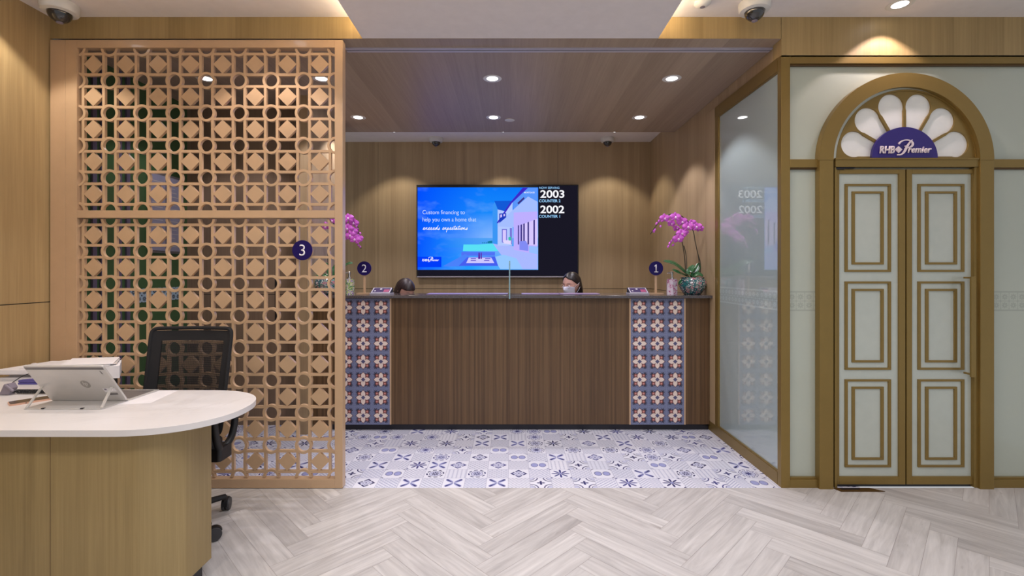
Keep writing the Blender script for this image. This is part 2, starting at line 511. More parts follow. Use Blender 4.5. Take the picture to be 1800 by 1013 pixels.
def ribbon(mb, pts, widths, Y, thick, mat):
    """a pen stroke in the x,z plane"""
    P = catmull([(a, b, 0) for a, b in pts], 6); n = len(P)
    L, R = [], []
    for i, p in enumerate(P):
        t = (P[min(i+1, n-1)]-P[max(i-1, 0)]).normalized(); nn = Vector((-t.y, t.x, 0))
        k = i/(n-1)*(len(widths)-1); j = min(int(k), len(widths)-2); w = widths[j]+(widths[j+1]-widths[j])*(k-j)
        L.append(p+nn*w/2); R.append(p-nn*w/2)
    vs = [(p.x, Y, p.y) for p in L]+[(p.x, Y, p.y) for p in R]+[(p.x, Y+thick, p.y) for p in L]+[(p.x, Y+thick, p.y) for p in R]
    fs = []
    for i in range(n-1):
        fs += [(i, i+1, n+i+1, n+i), (2*n+i, 3*n+i, 3*n+i+1, 2*n+i+1), (i, 2*n+i, 2*n+i+1, i+1), (n+i, n+i+1, 3*n+i+1, 3*n+i)]
    fs += [(0, n, 3*n, 2*n), (n-1, 3*n-1, 4*n-1, 2*n-1)]
    return mb.add(vs, fs, mat)

def premier_logo(px0, py0, s, Y, mat, parent, thick=.004):
    """the word mark: heavy slanted RHB, a lozenge and a swash-P Premier. px0,py0 = frame pixel of the origin, s = pixels per unit of a 1800x960 sheet"""
    def q(a, b): return (gx(px0+a*s, Y), gz(py0+b*s, Y))
    x0, z1 = q(318, 560); x1, z0 = q(640, 715)
    text_mesh('RHB', x0, x1, z0, z1, Y+thick/2, mat, 'bank_initials', parent, bold=.03, shear=.18, thick=thick)
    mb = MB()
    mb.prism([q(648, 632), q(720, 565), q(796, 635), q(722, 708)], Y, Y+thick, mat)
    mb.build('lozenge', parent)
    mb = MB()
    w = gx(px0+40*s, Y)-gx(px0, Y)
    ribbon(mb, [q(1012, 428), q(960, 480), q(915, 545), q(880, 610), q(850, 670), q(810, 715), q(760, 742), q(690, 745)], [w*.3, w*.7, w, w*1.1, w, w*.8, w*.7, w*.5], Y, thick, mat)
    ribbon(mb, [q(725, 515), q(775, 465), q(850, 436), q(930, 436), q(995, 465), q(1022, 515), q(1000, 560), q(950, 588), q(895, 580), q(855, 555)], [w*.9, w*.7, w*.55, w*.6, w, w*1.1, w*.8, w*.5, w*.4], Y+.0003, thick, mat)
    mb.build('swash_letter', parent)
    x0, z1 = q(915, 575); x1, z0 = q(1418, 702)
    text_mesh('remier', x0, x1, z0, z1, Y+thick/2, mat, 'word_mark', parent, bold=.02, shear=.25, thick=thick)

# ------------------------------------------------------------------ THE SETTING
SY = 3.137          # plane of the screen and the shopfront
HC, HW = 3.10, 2.958  # white ceilings, timber soffit
# herringbone floor
def herringbone():
    L, w = .702, .117; n = 6
    mb = MB(); pl = []
    c45 = math.cos(PI/4)
    ox, oy = -1.085, 2.55
    me_v, me_f, uvs, tones, mats_i = [], [], [], [], []
    def clip(P, axis, lim, keep_less):
        out = []
        for i in range(len(P)):
            p, q_ = P[i], P[(i+1) % len(P)]
            ip = (p[axis] <= lim) == keep_less; iq = (q_[axis] <= lim) == keep_less
            if ip: out.append(p)
            if ip != iq:
                t = (lim-p[axis])/(q_[axis]-p[axis]); out.append((p[0]+(q_[0]-p[0])*t, p[1]+(q_[1]-p[1])*t))
        return out
    def rect(x, y, dx, dy, horiz):
        t = random.random(); g = .0007
        cs = [(x+g, y+g), (x+dx-g, y+g), (x+dx-g, y+dy-g), (x+g, y+dy-g)]
        P = [(ox+(a-b)*c45, oy+(a+b)*c45) for a, b in cs]
        for ax_, lim, kl in ((1, SY, True), (1, -1.6, False), (0, -3.1, False), (0, 4.1, True)):
            P = clip(P, ax_, lim, kl)
            if len(P) < 3: return
        k = len(me_v)
        for (wx, wy) in P:
            u_, v_ = (wx-ox)/c45, (wy-oy)/c45; lx, ly = (u_+v_)/2, (v_-u_)/2
            me_v.append((wx, wy, 0)); uvs.append(((lx-x, ly-y) if horiz else (ly-y, lx-x)))
        me_f.append(tuple(range(k, k+len(P)))); tones.append(t)
    for s_ in range(-14, 15):
        for k in range(-70, 71):
            x = (k + n*s_)*w; y = (k - n*s_)*w
            rect(x, y, L, w, True)
            rect(x+L, y+w-L, w, L, False)
    nq = len(me_f); k = len(me_v)
    me_v.extend([(-3.1, -1.6, -.0012), (4.1, -1.6, -.0012), (4.1, SY, -.0012), (-3.1, SY, -.0012)])
    me_f.append((k, k+1, k+2, k+3)); tones.append(.5); uvs.extend([(0, 0)]*4)
    me = bpy.data.meshes.new('floor'); me.from_pydata(me_v, [], me_f)
    me.materials.append(M['plank']); me.materials.append(M['joint'])
    ul = me.uv_layers.new(name='UVMap'); at = me.attributes.new('tone', 'FLOAT', 'POINT')
    for p in me.polygons:
        if p.index >= nq: p.material_index = 1
        for li in p.loop_indices: ul.data[li].uv = uvs[me.loops[li].vertex_index]
        for vi in p.vertices: at.data[vi].value = tones[p.index]
    for p in me.polygons:
        if p.normal.z < 0: p.flip()
    o = bpy.data.objects.new('floor', me); COL.objects.link(o)
    struct(o, 'pale grey-white herringbone plank floor in front of the glazed alcove', 'floor')
herringbone()
o = MB().box(-3.05, 2.3, SY, 6.2, -.06, .0, M['floor_tile']).build('floor'); struct(o, 'blue and white patchwork tile floor inside the counter alcove', 'floor')

# walls
mb = MB()
mb.box(-3.12, -3.036, -1.6, SY+.02, 0, 1.222, M['oak_left']); mb.box(-3.12, -3.036, -1.6, SY+.02, 1.228, HC, M['oak_left'])
mb.box(-3.12, -3.042, -1.6, SY+.02, 1.222, 1.228, M['black'])
struct(mb.build('wall_left'), 'light oak veneer wall on the left with one thin horizontal seam', 'wall')
mb = MB()   # header over the opening and the shopfront
mb.box(-3.036, 1.7735, SY, SY+.10, HW+.0005, HC, M['oak']); mb.box(1.7765, 4.1, SY, SY+.10, HW-.12, HC, M['oak'])
mb.box(1.7735, 1.7765, SY+.003, SY+.09, HW-.0, HC, M['black'])
struct(mb.build('wall_header'), 'light oak veneer band between the white ceiling and the gold frames', 'wall')
mb = MB()   # back wall panels with joints
Yb = 6.18
for x0, x1 in ((-4.6, -1.73), (-1.727, -.617), (-.614, .60), (.603, 1.80)):
    mb.box(x0, x1, Yb, Yb+.08, 1.199, HC, M['oak_back']); mb.box(x0, x1, Yb, Yb+.08, 0, 1.193, M['oak_back'])
mb.box(-4.6, 1.8, Yb+.004, Yb+.07, 0, HC, M['black'])
struct(mb.build('wall_back'), 'oak veneer panelled wall behind the counter with the television on it', 'wall')
mb = MB()   # right side wall of the alcove
mb.box(1.80, 1.88, 4.345, 5.25, 1.199, HW+.15, M['oak_back']); mb.box(1.80, 1.88, 5.253, Yb+.1, 1.199, HC, M['oak_back'])
mb.box(1.80, 1.88, 4.345, Yb+.1, 0, 1.193, M['oak_back'])
mb.box(1.804, 1.87, 4.36, Yb+.1, 0, HC, M['black'])
mb.box(1.80, 1.88, SY+.1, 4.345, 2.852, HW+.02, M['oak_back'])
struct(mb.build('wall_right'), 'oak veneer wall at the right end of the counter behind the glazing', 'wall')
mb = MB()   # short partition left of the counter
mb.box(-1.85, -1.775, 4.15, 5.07, .085, HW, M['oak_back']); mb.box(-1.848, -1.777, 4.153, 5.07, 0, .085, M['oak_back'])
mb.box(-3.0, -1.851, 4.41, 4.49, 1.212, HW, M['oak_partition']); mb.box(-3.0, -1.851, 4.41, 4.49, 0, 1.206, M['oak_partition'])
mb.box(-3.0, -1.851, 4.414, 4.48, 0, HW, M['black'])
mb.box(-2.185, -2.165, 4.404, 4.41, .95, 1.38, M['plastic_black'])
struct(mb.build('wall_partition'), 'grey-brown oak partition seen through the lattice left of the counter', 'wall')
mb = MB()   # dark green glass wall at far left
mb.box(-3.05, -3.0, SY+.1, 4.49, 0, HW, M['green_wall'])
for y in (3.40, 3.47, 3.62, 3.70): mb.box(-3.0, -2.985, y, y+.035, 0, HW, M['mauve_metal'])
struct(mb.build('wall_glazed'), 'dark green glazed side wall with mauve metal mullions behind the lattice', 'wall')
def band_mat():
    m, nt, b = newmat('pale_blue_tile_film')
    x, y, z = coords(nt); p = .056; fu = (y/p).fr()-.5; fv = ((z-1.172)/p).fr()-.5
    r = (fu*fu+fv*fv).sqrt(); th = fv.atan2(fu)
    k = ((r < ((th*4).cos().abs()*.25+.14))*(r > .08)+((fu.abs()+fv.abs()) > .84)).min(1.0)
    nt.links.new(mixc(nt, k, srgb(166, 190, 205), srgb(50, 62, 74)), b.inputs['Base Color']); return m
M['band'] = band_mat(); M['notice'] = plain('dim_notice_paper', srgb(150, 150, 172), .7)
o = MB().box(-2.9998, -2.996, 3.74, 4.33, 1.172, 1.284, M['band']).build('window_film')
tag(o, 'strip of pale blue flower-tile film on the dark green glass behind the lattice', 'window film')
# notice sheets behind the lattice
t = empty('notice_board', 'white framed notice sheets hung on the dark green glass wall behind the lattice', 'notice board', (-2.99, 4.1, 1.6))
mb = MB().box(0, .012, -.18, .20, -.02, .66, M['silver_dark']); mb.build('board', t)
for k in range(2):
    mb = MB().box(.012, .015, -.17+.185*k, .0+.185*k, .0, .64, M['notice'])
    for j in range(16): mb.box(.0151, .0156, -.15+.185*k, -.03+.185*k-.02*(j % 3), .04+j*.036, .046+j*.036, M['paper_grey'])
    mb.build('notice_sheet', t)

# ceilings
o = MB().box(-3.12, 4.1, -1.6, SY+.02, HC, HC+.06, M['white']).build('ceiling'); struct(o, 'white ceiling in front of the oak header', 'ceiling')
o = MB().box(-3.0, 1.799, SY+.003, 5.25, HW-.001, HW+.09, M['oak_ceiling']).build('ceiling')
struct(o, 'brown oak veneer ceiling over the counter alcove', 'ceiling')
o = MB().box(-4.6, 1.88, 5.0, Yb+.1, HC, HC+.06, M['white']).build('ceiling'); struct(o, 'white ceiling strip above the back wall of the alcove', 'ceiling')
t = MB()
t.box(-.98, .965, -1.6, SY-.002, HW, HW+.022, M['white']); t.box(-.86, .85, -1.6, SY-.002, HW+.022, HC, M['white'])
o = t.build('ceiling'); struct(o, 'dropped white ceiling panel with warm cove light along its edges', 'ceiling')
def cove(x, w=.03):
    d = bpy.data.lights.new('cove_strip', 'AREA'); d.shape = 'RECTANGLE'; d.size = .02; d.size_y = 3.6; d.energy = 18*LK; d.color = (1, .80, .52)
    l = bpy.data.objects.new('cove_strip', d); COL.objects.link(l); l.location = (x, 1.33, HW+.035); l.rotation_euler = (PI, 0, 0)
cove(-.92); cove(.905)
# door track in the timber ceiling
t = empty('sliding_door_track', 'grey metal double sliding door track set across the oak ceiling', 'track', (0, 3.29, HW-.004))
xa, xb = -1.14, 1.79
MB().box(xa, xb, -.030, -.006, -.004, .004, M['alu']).build('rail', t); MB().box(xa, xb, .006, .030, -.004, .004, M['alu']).build('rail', t)
MB().box(xa, xb, -.006, .006, .000, .004, M['black']).build('groove', t)

# ------------------------------------------------------------------ lattice screen
def lattice():
    root = empty('lattice_screen', 'tall beige openwork screen of rings and lozenges left of the counter', 'screen', (0, SY, 0))
    Yf = SY-.012; B = M['beige']
    def add(name, *rects, d=.054):
        mb = MB()
        for r in rects: pxbox(mb, *r, Yf, d, B)
        o = mb.build(name, None, bevel=.0015); o.parent = root; o.location.y = -SY; return o
    add('frame_post', (88, 70, 114.6, 858.5)); add('frame_post', (114.9, 70, 135, 858.5)); add('frame_post', (588.3, 70, 602.2, 858.5))
    add('frame_rail', (135, 70, 588.3, 83.5)); add('frame_rail', (135, 843, 588.3, 858.5)); add('middle_rail', (135, 370, 588.3, 383.3))
    Y = SY+.004; D = .020; P = 56.85; S = Y/F
    X0 = 192.3
    for nm, rows in (('upper_lattice', [84.5+57.05*k for k in range(6)]), ('lower_lattice', [384.9+56.9*k for k in range(9)])):
        mb = MB()
        for ri, cy in enumerate(rows):
            first, last = ri == 0, ri == len(rows)-1
            for k in range(-1, 8):
                cx = X0+P*k
                a0, a1 = (180, 360) if first else (0, 180) if last else (0, 360)
                if k == -1: a0, a1 = (270, 360) if first else (0, 90) if last else (-90, 90)
                if k == 7: a0, a1 = (180, 276) if first else (84, 180) if last else (84, 276)
                mb.arc(gx(cx, Y), gz(cy, Y), 10.9*S, 15.1*S, a0, a1, Y-.0015, Y+D, B, n=28 if a1-a0 > 200 else 14)
                if k < 7:   # horizontal bars and lozenge to the right of this ring
                    for s_ in (-1, 1):
                        if first and s_ == -1: continue
                        if last and s_ == 1: continue
                        y = cy+s_*10.4
                        pxbox(mb, cx+8.5, y-2.3, cx+P-8.5, y+2.3, Y, D, B)
                if not last:
                    ny = rows[ri+1]
                    for s_ in (-1, 1):
                        if (k == -1 and s_ == -1) or (k == 7 and s_ == 1): continue
                        pxbox(mb, cx+s_*10.4-2.3, cy+8.5, cx+s_*10.4+2.3, ny-8.5, Y+.0004, D-.0008, B)
                    if k < 7:
                        mx, my = cx+P/2, (cy+ny)/2; h = 16.6
                        mb.prism([(gx(mx-h, Y), gz(my, Y)), (gx(mx, Y), gz(my-h, Y)), (gx(mx+h, Y), gz(my, Y)), (gx(mx, Y), gz(my+h, Y))], Y-.001, Y+D, B)
        o = mb.build(nm); o.parent = root; o.location.y = -SY
lattice()

def number_disc(root, cx, cz, r, Y, ch, off=(0, 0, 0)):
    MB().lathe([(r, 0), (r, .006)], (cx, Y, cz), M['navy'], 48, 'y').build('disc', root)
    h = r*.56
    text_mesh(ch, cx-h, cx+h, cz-h, cz+h, Y-.0008, M['white_letter'], 'numeral', root, bold=-.002, thick=.001, keep=True)
    if ch == '1': MB().box(cx-h*.48, cx+h*.52, Y-.0016, Y-.0004, cz-h, cz-h*.80, M['white_letter']).build('numeral_foot', root); MB().prism([(cx-h*.02, cz+h), (cx-h*.02, cz+h*.70), (cx-h*.44, cz+h*.42), (cx-h*.44, cz+h*.68)], Y-.0018, Y-.0006, M['white_letter']).build('numeral_flag', root)
t = empty('number_sign', 'round navy sign with a white 3 fixed to the lattice screen', 'sign', (gx(531, SY-.02), SY-.012, gz(440, SY-.02)))
number_disc(t, 0, 0, .0655, -.006, '3')

# ------------------------------------------------------------------ shopfront on the right
G = M['gold']
def part(mb, name, root, bevel=.0015):
    o = mb.build(name, None, bevel); o.parent = root; o.location = -Vector(root.location); return o
w1 = struct(empty('window_1', 'gold framed frosted glass side panel at the right edge of the alcove', 'window', (1.79, 3.7, 0)), 'gold framed frosted glass side panel at the right edge of the alcove', 'window')
w1['category'] = 'window'
mb = MB()
xi = 1.775
mb.box(xi, xi+.05, SY+.048, 4.345, .0, .085, G); part(mb, 'bottom_rail', w1)
mb = MB(); mb.box(xi, xi+.05, SY+.048, 4.16, 2.76, 2.852, G); part(mb, 'top_rail', w1)
mb = MB(); mb.box(xi, xi+.05, 4.16, 4.345, .0851, 2.8519, M['oak_back']); mb.box(xi+.001, xi+.05, 4.10, 4.16, .0851, 2.7599, G); part(mb, 'far_stile', w1)
mb = MB(); mb.box(xi+.014, xi+.024, SY+.048, 4.12, .07, 2.78, M['frost_side']); part(mb, 'glass_pane', w1, 0)
mb = MB()
mb.box(xi+.004, xi+.02, SY+.048, 4.10, .085, .094, G); mb.box(xi+.004, xi+.02, SY+.048, 4.10, 2.751, 2.76, G); mb.box(xi+.004, xi+.02, 4.092, 4.10, .085, 2.76, G)
part(mb, 'glazing_bead', w1)

XR = 4.1
w2 = struct(empty('window_2', 'x', 'window', (2.9, SY, 0)), 'gold framed frosted glass shopfront around the arched doorway', 'window')
def fr(name, *rects, Y=SY, d=.045, mat=G, bevel=.0015):
    mb = MB()
    for r in rects: pxbox(mb, *r, Y, d, mat)
    return part(mb, name, w2, bevel)
RX = (XR/SY*F)+CX
fr('corner_post', (1373.2, 97, 1389, 859))
fr('top_rail', (1389, 97, RX, 111.5)); fr('inner_bead', (1389, 111.5, RX, 115.5), Y=SY+.008, d=.03, mat=M['gold_dark'])
fr('middle_rail', (1389, 280, 1443, 294.5)); fr('middle_rail', (1746, 280, RX, 294.5)); fr('inner_bead', (1389, 294.5, 1443, 297.5), Y=SY+.010, d=.03, mat=M['gold_dark']); fr('inner_bead', (1746, 294.5, RX, 297.5), Y=SY+.010, d=.03, mat=M['gold_dark'])
fr('bottom_rail', (1389, 844, 1443, 859)); fr('bottom_rail', (1746, 844, RX, 859)); fr('inner_bead', (1389, 839.5, 1443, 844), Y=SY+.012, d=.03); fr('inner_bead', (1746, 839.5, RX, 844), Y=SY+.012, d=.03)
Yg = SY+.030
mb = MB(); mb.box(gx(1387, Yg), XR, Yg, Yg+.01, gz(296, Yg), gz(110, Yg), M['frost_front']); part(mb, 'upper_pane', w2, 0)
mb = MB(); mb.box(gx(1387, Yg), gx(1450, Yg), Yg, Yg+.01, gz(850, Yg), gz(295, Yg), M['frost_front']); part(mb, 'lower_pane', w2, 0)
mb = MB(); mb.box(gx(1738, Yg), XR, Yg, Yg+.01, gz(850, Yg), gz(295, Yg), M['frost_front']); part(mb, 'lower_pane', w2, 0)

# arched door surround
Ya = SY-.022; Sa = Ya/F
ACX, ACY = 1594.5, 281.5
sur = struct(empty('trim_1', 'x', 'trim', (gx(ACX, Ya), Ya, 0)), 'wide bronze-gold arched surround of the double door', 'door surround')
mb = MB(); mb.arc(gx(ACX, Ya), gz(ACY, Ya), 129*Sa, 153.5*Sa, 0, 180, Ya, Ya+.05, G, n=64); part(mb, 'arch_band', sur, .003)
mb = MB(); pxbox(mb, ACX-153.5, ACY, ACX-129, 861, Ya, .05, G); part(mb, 'jamb', sur, .003)
mb = MB(); pxbox(mb, ACX+129, ACY, ACX+153.5, 861, Ya, .05, G); part(mb, 'jamb', sur, .003)
Yi = SY+.004; Si = Yi/F
mb = MB(); mb.arc(gx(ACX-1, Yi), gz(ACY, Yi), 124*Si, 129.5*Si, 0, 180, Yi, Yi+.03, M['frost_door'], n=64); mb.arc(gx(ACX-1, Yi), gz(ACY, Yi), 121*Si, 124*Si, 0, 180, Yi-.004, Yi+.03, G, n=64); part(mb, 'inner_arch_bead', sur, 0)
mb = MB(); pxbox(mb, 1469, 280.5, 1722, 293.5, SY-.012, .05, G); pxbox(mb, 1469, 277.5, 1722, 280.5, SY-.018, .05, G); part(mb, 'transom', sur)
mb = MB(); pxbox(mb, 1713, 294, 1722, 858, SY-.006, .04, G); pxbox(mb, 1467.5, 294, 1472, 858, SY-.006, .04, G); part(mb, 'door_stop', sur)
mb = MB(); pxbox(mb, 1470, 292, 1722, 300, SY+.03, .008, M['frost_door']); part(mb, 'gap_glass', sur, 0)

# fanlight
fan = struct(empty('window_3', 'x', 'window', (gx(1590.5, SY), SY, 2.06)), 'half-round fanlight of six milky petals above the double door', 'fanlight')
Yp = SY+.006; FX, FY = 1590.5, 277.5; Sp = Yp/F
def fan_plate():
    # plate with six petal holes: built as a fine polar grid, cells inside a petal skipped, plus a rim; kept simple and crisp by triangle strips
    R = 124.0; ns = 360; nr = 62
    rp, dp = 22.0, 93.0
    def inside(r, th):
        k = int(th//30); c = 15+30*k
        if k < 0 or k > 5: return False
        d = math.radians(th-c)
        u, v = r*math.cos(d), r*math.sin(d)
        if (u-dp)**2+v*v < rp*rp: return True
        # wedge between the bars, 5.5 wide bars
        half = u*math.tan(math.radians(15))-2.8/math.cos(math.radians(15))
        return u < dp+4 and abs(v) < min(half, rp) 
    return inside, R
def petal_outline():
    rp, dp = 22.7, 92.5
    t15 = math.tan(math.radians(15)); c15 = math.cos(math.radians(15))
    pts = [(30, 30*t15-2.3/c15)]
    # straight edge until it touches the circle
    u = 30
    while u < dp:
        h = u*t15-2.3/c15
        if h >= rp: break
        dd = (u-dp)**2
        if dd < rp*rp and math.sqrt(rp*rp-dd) > h: break
        u += .25
    h = u*t15-2.3/c15
    pts.append((u, h))
    a0 = math.degrees(math.atan2(h, u-dp))
    for i in range(1, 24):
        a = math.radians(a0*(1-i/24)); pts.append((dp+rp*math.cos(a), rp*math.sin(a)))
    full = pts+[(dp+rp, 0)]+[(a, -b) for a, b in pts[::-1]]
    return full
PO = petal_outline()
def fanw(u, v, k, Y=Yp):
    c = math.radians(15+30*k); x = u*math.cos(c)-v*math.sin(c); z = u*math.sin(c)+v*math.cos(c)
    return gx(FX+x, Y), gz(FY-z, Y)
# the gold plate is filled as a 2D curve with holes, then turned into a mesh
cu = bpy.data.curves.new('fan_plate', 'CURVE'); cu.dimensions = '2D'; cu.fill_mode = 'BOTH'; cu.extrude = .007
def spl(pts):
    s = cu.splines.new('POLY'); s.points.add(len(pts)-1); s.use_cyclic_u = True
    for p, (a, b) in zip(s.points, pts): p.co = (a, b, 0, 1)
R = 123.0
spl([(gx(FX+3.5+R*math.cos(math.radians(a)), Yp), gz(FY+2-R*math.sin(math.radians(a))*.985, Yp)) for a in range(0, 181, 3)])
for k in range(6): spl([fanw(u, v, k) for u, v in PO])
to = bpy.data.objects.new('tmp', cu); COL.objects.link(to); bpy.context.view_layer.update()
me = bpy.data.meshes.new_from_object(to.evaluated_get(bpy.context.evaluated_depsgraph_get())); bpy.data.objects.remove(to)
for v in me.vertices: v.co = (v.co.x, Yp+.007-v.co.z, v.co.y)
me.name = 'fan_plate'; me.materials.clear(); me.materials.append(G)
me.flip_normals()
o = bpy.data.objects.new('fan_plate', me); COL.objects.link(o); o.parent = fan; o.location = -Vector(fan.location)
for k in range(6):
    mb = MB(); mb.prism([fanw(u*1.0, v*1.04, k) for u, v in PO], Yp+.0125, Yp+.018, M['petal_glass'])
    part(mb, 'petal_pane', fan, 0)
# half-round sign
sg = empty('door_sign', 'half-round navy sign with white lettering over the double door', 'sign', (gx(1592, SY), SY-.01, gz(277, SY)))
Ys = SY-.014
pts = [(gx(1590.8+57.8*math.cos(math.radians(a)), Ys), gz(277.4-54.0*math.sin(math.radians(a)), Ys)) for a in range(0, 181, 4)]
mb = MB(); mb.prism(pts, Ys, Ys+.02, M['navy_flat']); part(mb, 'sign_plate', sg, 0)
lr = bpy.data.objects.new('sign_lettering', None)
premier_logo(1520, 210, 1/12, Ys-.010, M['pink_letter'], None, .006)
for nm in ('bank_initials', 'lozenge', 'swash_letter', 'word_mark'):
    o = bpy.data.objects[nm]; o.parent = sg; o.location = -Vector(sg.location)

# door leaves
def leaf(n, xa, xb, sl, sr, rects, inner, label, handle):
    Yd = SY+.006
    root = struct(empty('door_%d' % n, 'x', 'door', (gx((xa+xb)/2, Yd), Yd, 0)), label, 'door')
    mb = MB(); pxbox(mb, xa, 297.5, sl, 852, Yd, .035, G); pxbox(mb, sr, 297.5, xb, 852, Yd, .035, G)
    part(mb, 'stile', root)
    mb = MB(); pxbox(mb, sl, 297.5, sr, 305.5, Yd, .035, G); part(mb, 'top_rail', root)
    mb = MB(); pxbox(mb, sl, 838.5, sr, 852, Yd, .035, G); part(mb, 'bottom_rail', root)
    mb = MB(); pxbox(mb, sl-2, 303, sr+2, 841, Yd+.012, .01, M['frost_door']); part(mb, 'frosted_pane', root, 0)
    for (y0, y1) in ((323.5, 478.2), (495, 650.6), (667.3, 822)):
        for (a, b, c, d, w) in ((rects[0], rects[1], y0, y1, 5.0), (inner[0], inner[1], y0+13, y1-13, 5.2)):
            mb = MB()
            pxbox(mb, a, c, b, c+w*.75, Yd+.004, .009, G); pxbox(mb, a, d-w*.75, b, d, Yd+.004, .009, G)
            pxbox(mb, a, c+w*.75, a+w, d-w*.75, Yd+.004, .009, G); pxbox(mb, b-w, c+w*.75, b, d-w*.75, Yd+.004, .009, G)
            part(mb, 'panel_moulding', root, .001)
    if handle:
        Yh = SY-.055; hr = MB()
        pxbox(hr, 1707.5, 486.5, 1716, 663.5, Yh, .012, G)
        hd = part(hr, 'pull_handle', root)
        for zz in (488.5, 659):
            x = gx(1711, Yh); z = gz(zz, Yh)
            st = MB(); st.box(x-.006, x+.006, Yh+.012, Yd+.001, z-.006, z+.006, M['gold'])
            so = st.build('standoff', hd)
def hinge():
    mb = MB(); pxbox(mb, 1470, 294.3, 1503, 296.2, SY-.008, .02, M['black']); pxbox(mb, 1470, 296.2, 1486, 297.8, SY-.008, .02, M['black']); part(mb, 'top_hinge', sur)
hinge()
leaf(1, 1472, 1591.5, 1475.5, 1580.5, (1485.6, 1566.8), (1498, 1554), 'left bronze-framed door leaf with frosted glass and three moulded panels', False)
leaf(2, 1594, 1713, 1603.5, 1709.5, (1614, 1695.8), (1627.5, 1683), 'right bronze-framed door leaf with a long pull handle at its edge', True)
mb = MB().box(gx(1470, 3.16), gx(1722, 3.16), 3.16, 3.30, -.001, .012, M['black']); struct(mb.build('trim_2'), 'dark threshold strip under the double door', 'threshold')
# closing room seen through gaps: inner wall behind the doors
mb = MB().box(1.9, XR, SY+.25, SY+.3, 0, HC, M['oak']); struct(mb.build('wall_inner'), 'wall of the closed room behind the frosted shopfront', 'wall')
# floor spring plate
pl = empty('floor_spring_plate', 'dark metal floor spring plate under the left door leaf', 'floor plate', (2.25, 3.10, .0))
MB().prism([(0, 0), (.001, 0), (.001, .001)], 0, .001, M['black'])
mb = MB(); mb.vprism([(-.12, -.02), (.165, -.02), (.10, .03), (-.14, .03)], .0005, .004, M['gold_dark']); mb.build('cover_plate', pl, .0005)
mb = MB(); mb.box(-.10, .02, .005, .02, .004, .007, M['black']); mb.build('latch_slot', pl)

# ------------------------------------------------------------------ the counter
cn = empty('service_counter', 'long walnut service counter with tiled end panels and dark stone ledge', 'counter', (0, 4.4, 0))
Yc = 4.26
def cp(mb, name, bevel=.001): return part(mb, name, cn, bevel)
mb = MB(); mb.box(-1.774, 1.772, Yc+.004, 4.345, .055, 1.187, M['walnut']); cp(mb, 'front_panel')
mb = MB(); mb.box(-1.773, 1.770, Yc+.03, 4.335, 0, .055, M['black']); cp(mb, 'plinth')
def tile_panel(xa, xb, name='tiled_panel'):
    z0, z1 = gz(746.5, Yc), gz(525, Yc)
    mb = MB(); mb.box(gx(xa, Yc), gx(xb, Yc), Yc-.004, Yc+.004, z0, z1, M['wall_tile'])
    o = cp(mb, name, 0); me = o.data; ul = me.uv_layers.new(name='UVMap')
    x0, x1 = gx(xa, Yc), gx(xb, Yc)
    for p in me.polygons:
        for li in p.loop_indices:
            v = me.vertices[me.loops[li].vertex_index].co
            ul.data[li].uv = ((v.x-x0)/(x1-x0)*3, (v.z-z0)/(z1-z0)*7)
    mb = MB()
    mb.box(x0-.013, x0, Yc-.007, Yc+.004, z0, z1, M['beige']); cp(mb, 'edge_strip')
    mb = MB(); mb.box(x1, x1+.013, Yc-.007, Yc+.004, z0, z1, M['beige']); cp(mb, 'edge_strip')
tile_panel(1108.5, 1202.3); tile_panel(591.8, 685.4)
mb = MB(); mb.box(-1.774, 1.773, 4.20, 4.62, 1.1875, 1.211, M['stone']); cp(mb, 'stone_ledge', .002)
mb = MB(); mb.box(-1.765, 1.79, 4.36, 4.90, .74, .77, M['oak_back']); mb.box(-1.765, -1.74, 4.36, 4.88, 0, .74, M['oak_back']); mb.box(1.75, 1.775, 4.36, 4.88, 0, .74, M['oak_back']); cp(mb, 'inner_worktop')
# glass divider
dv = empty('glass_divider', 'upright clear glass fin seen edge-on in the middle of the counter', 'divider', (-.016, 4.2, 1.19))
mb = MB(); mb.box(-.005, .005, -.008, .38, .0215, .325, M['clear_glass']); mb.build('glass_sheet', dv)
mb = MB(); mb.box(-.0052, .0052, -.010, -.0081, -.01, .325, M['green_glass_edge']); mb.build('polished_edge', dv)
# white sheets, the television's lilac reflection painted into their colour
M['lilac_reflection'] = plain('white_sheet_lilac_reflection', srgb(150, 132, 172), .35)
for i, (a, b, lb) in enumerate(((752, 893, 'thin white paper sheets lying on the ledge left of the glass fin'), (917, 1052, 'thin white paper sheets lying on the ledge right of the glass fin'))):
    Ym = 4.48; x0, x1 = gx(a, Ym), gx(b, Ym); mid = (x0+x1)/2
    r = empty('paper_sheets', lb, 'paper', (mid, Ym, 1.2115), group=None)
    MB().box(x0-mid, -.01, -.08, .12, 0, .003, M['lilac_reflection']).build('sheet', r); MB().box(-.005, x1-mid, -.09, .11, .0005, .0045, M['lilac_reflection']).build('sheet', r)

# signs 1 and 2
for px, ch, lb in ((1153, '1', 'round navy sign with a white 1 on a beige stand, beside the pink-flowered soap dispenser'), (640.5, '2', 'round navy sign with a white 2 on a beige stand, close to the lattice')):
    Yn = 4.47; r = empty('number_sign', lb, 'sign', (gx(px, Yn), Yn, 1.2112), group=None)
    z = gz(472, Yn)-1.2112
    MB().box(-.066, .066, -.03, .04, 0, .010, M['beige']).build('stand_base', r, .001)
    MB().box(-.010, .010, .002, .012, .010, z, M['beige']).build('stand_post', r)
    number_disc(r, 0, z, .066, -.006, ch)

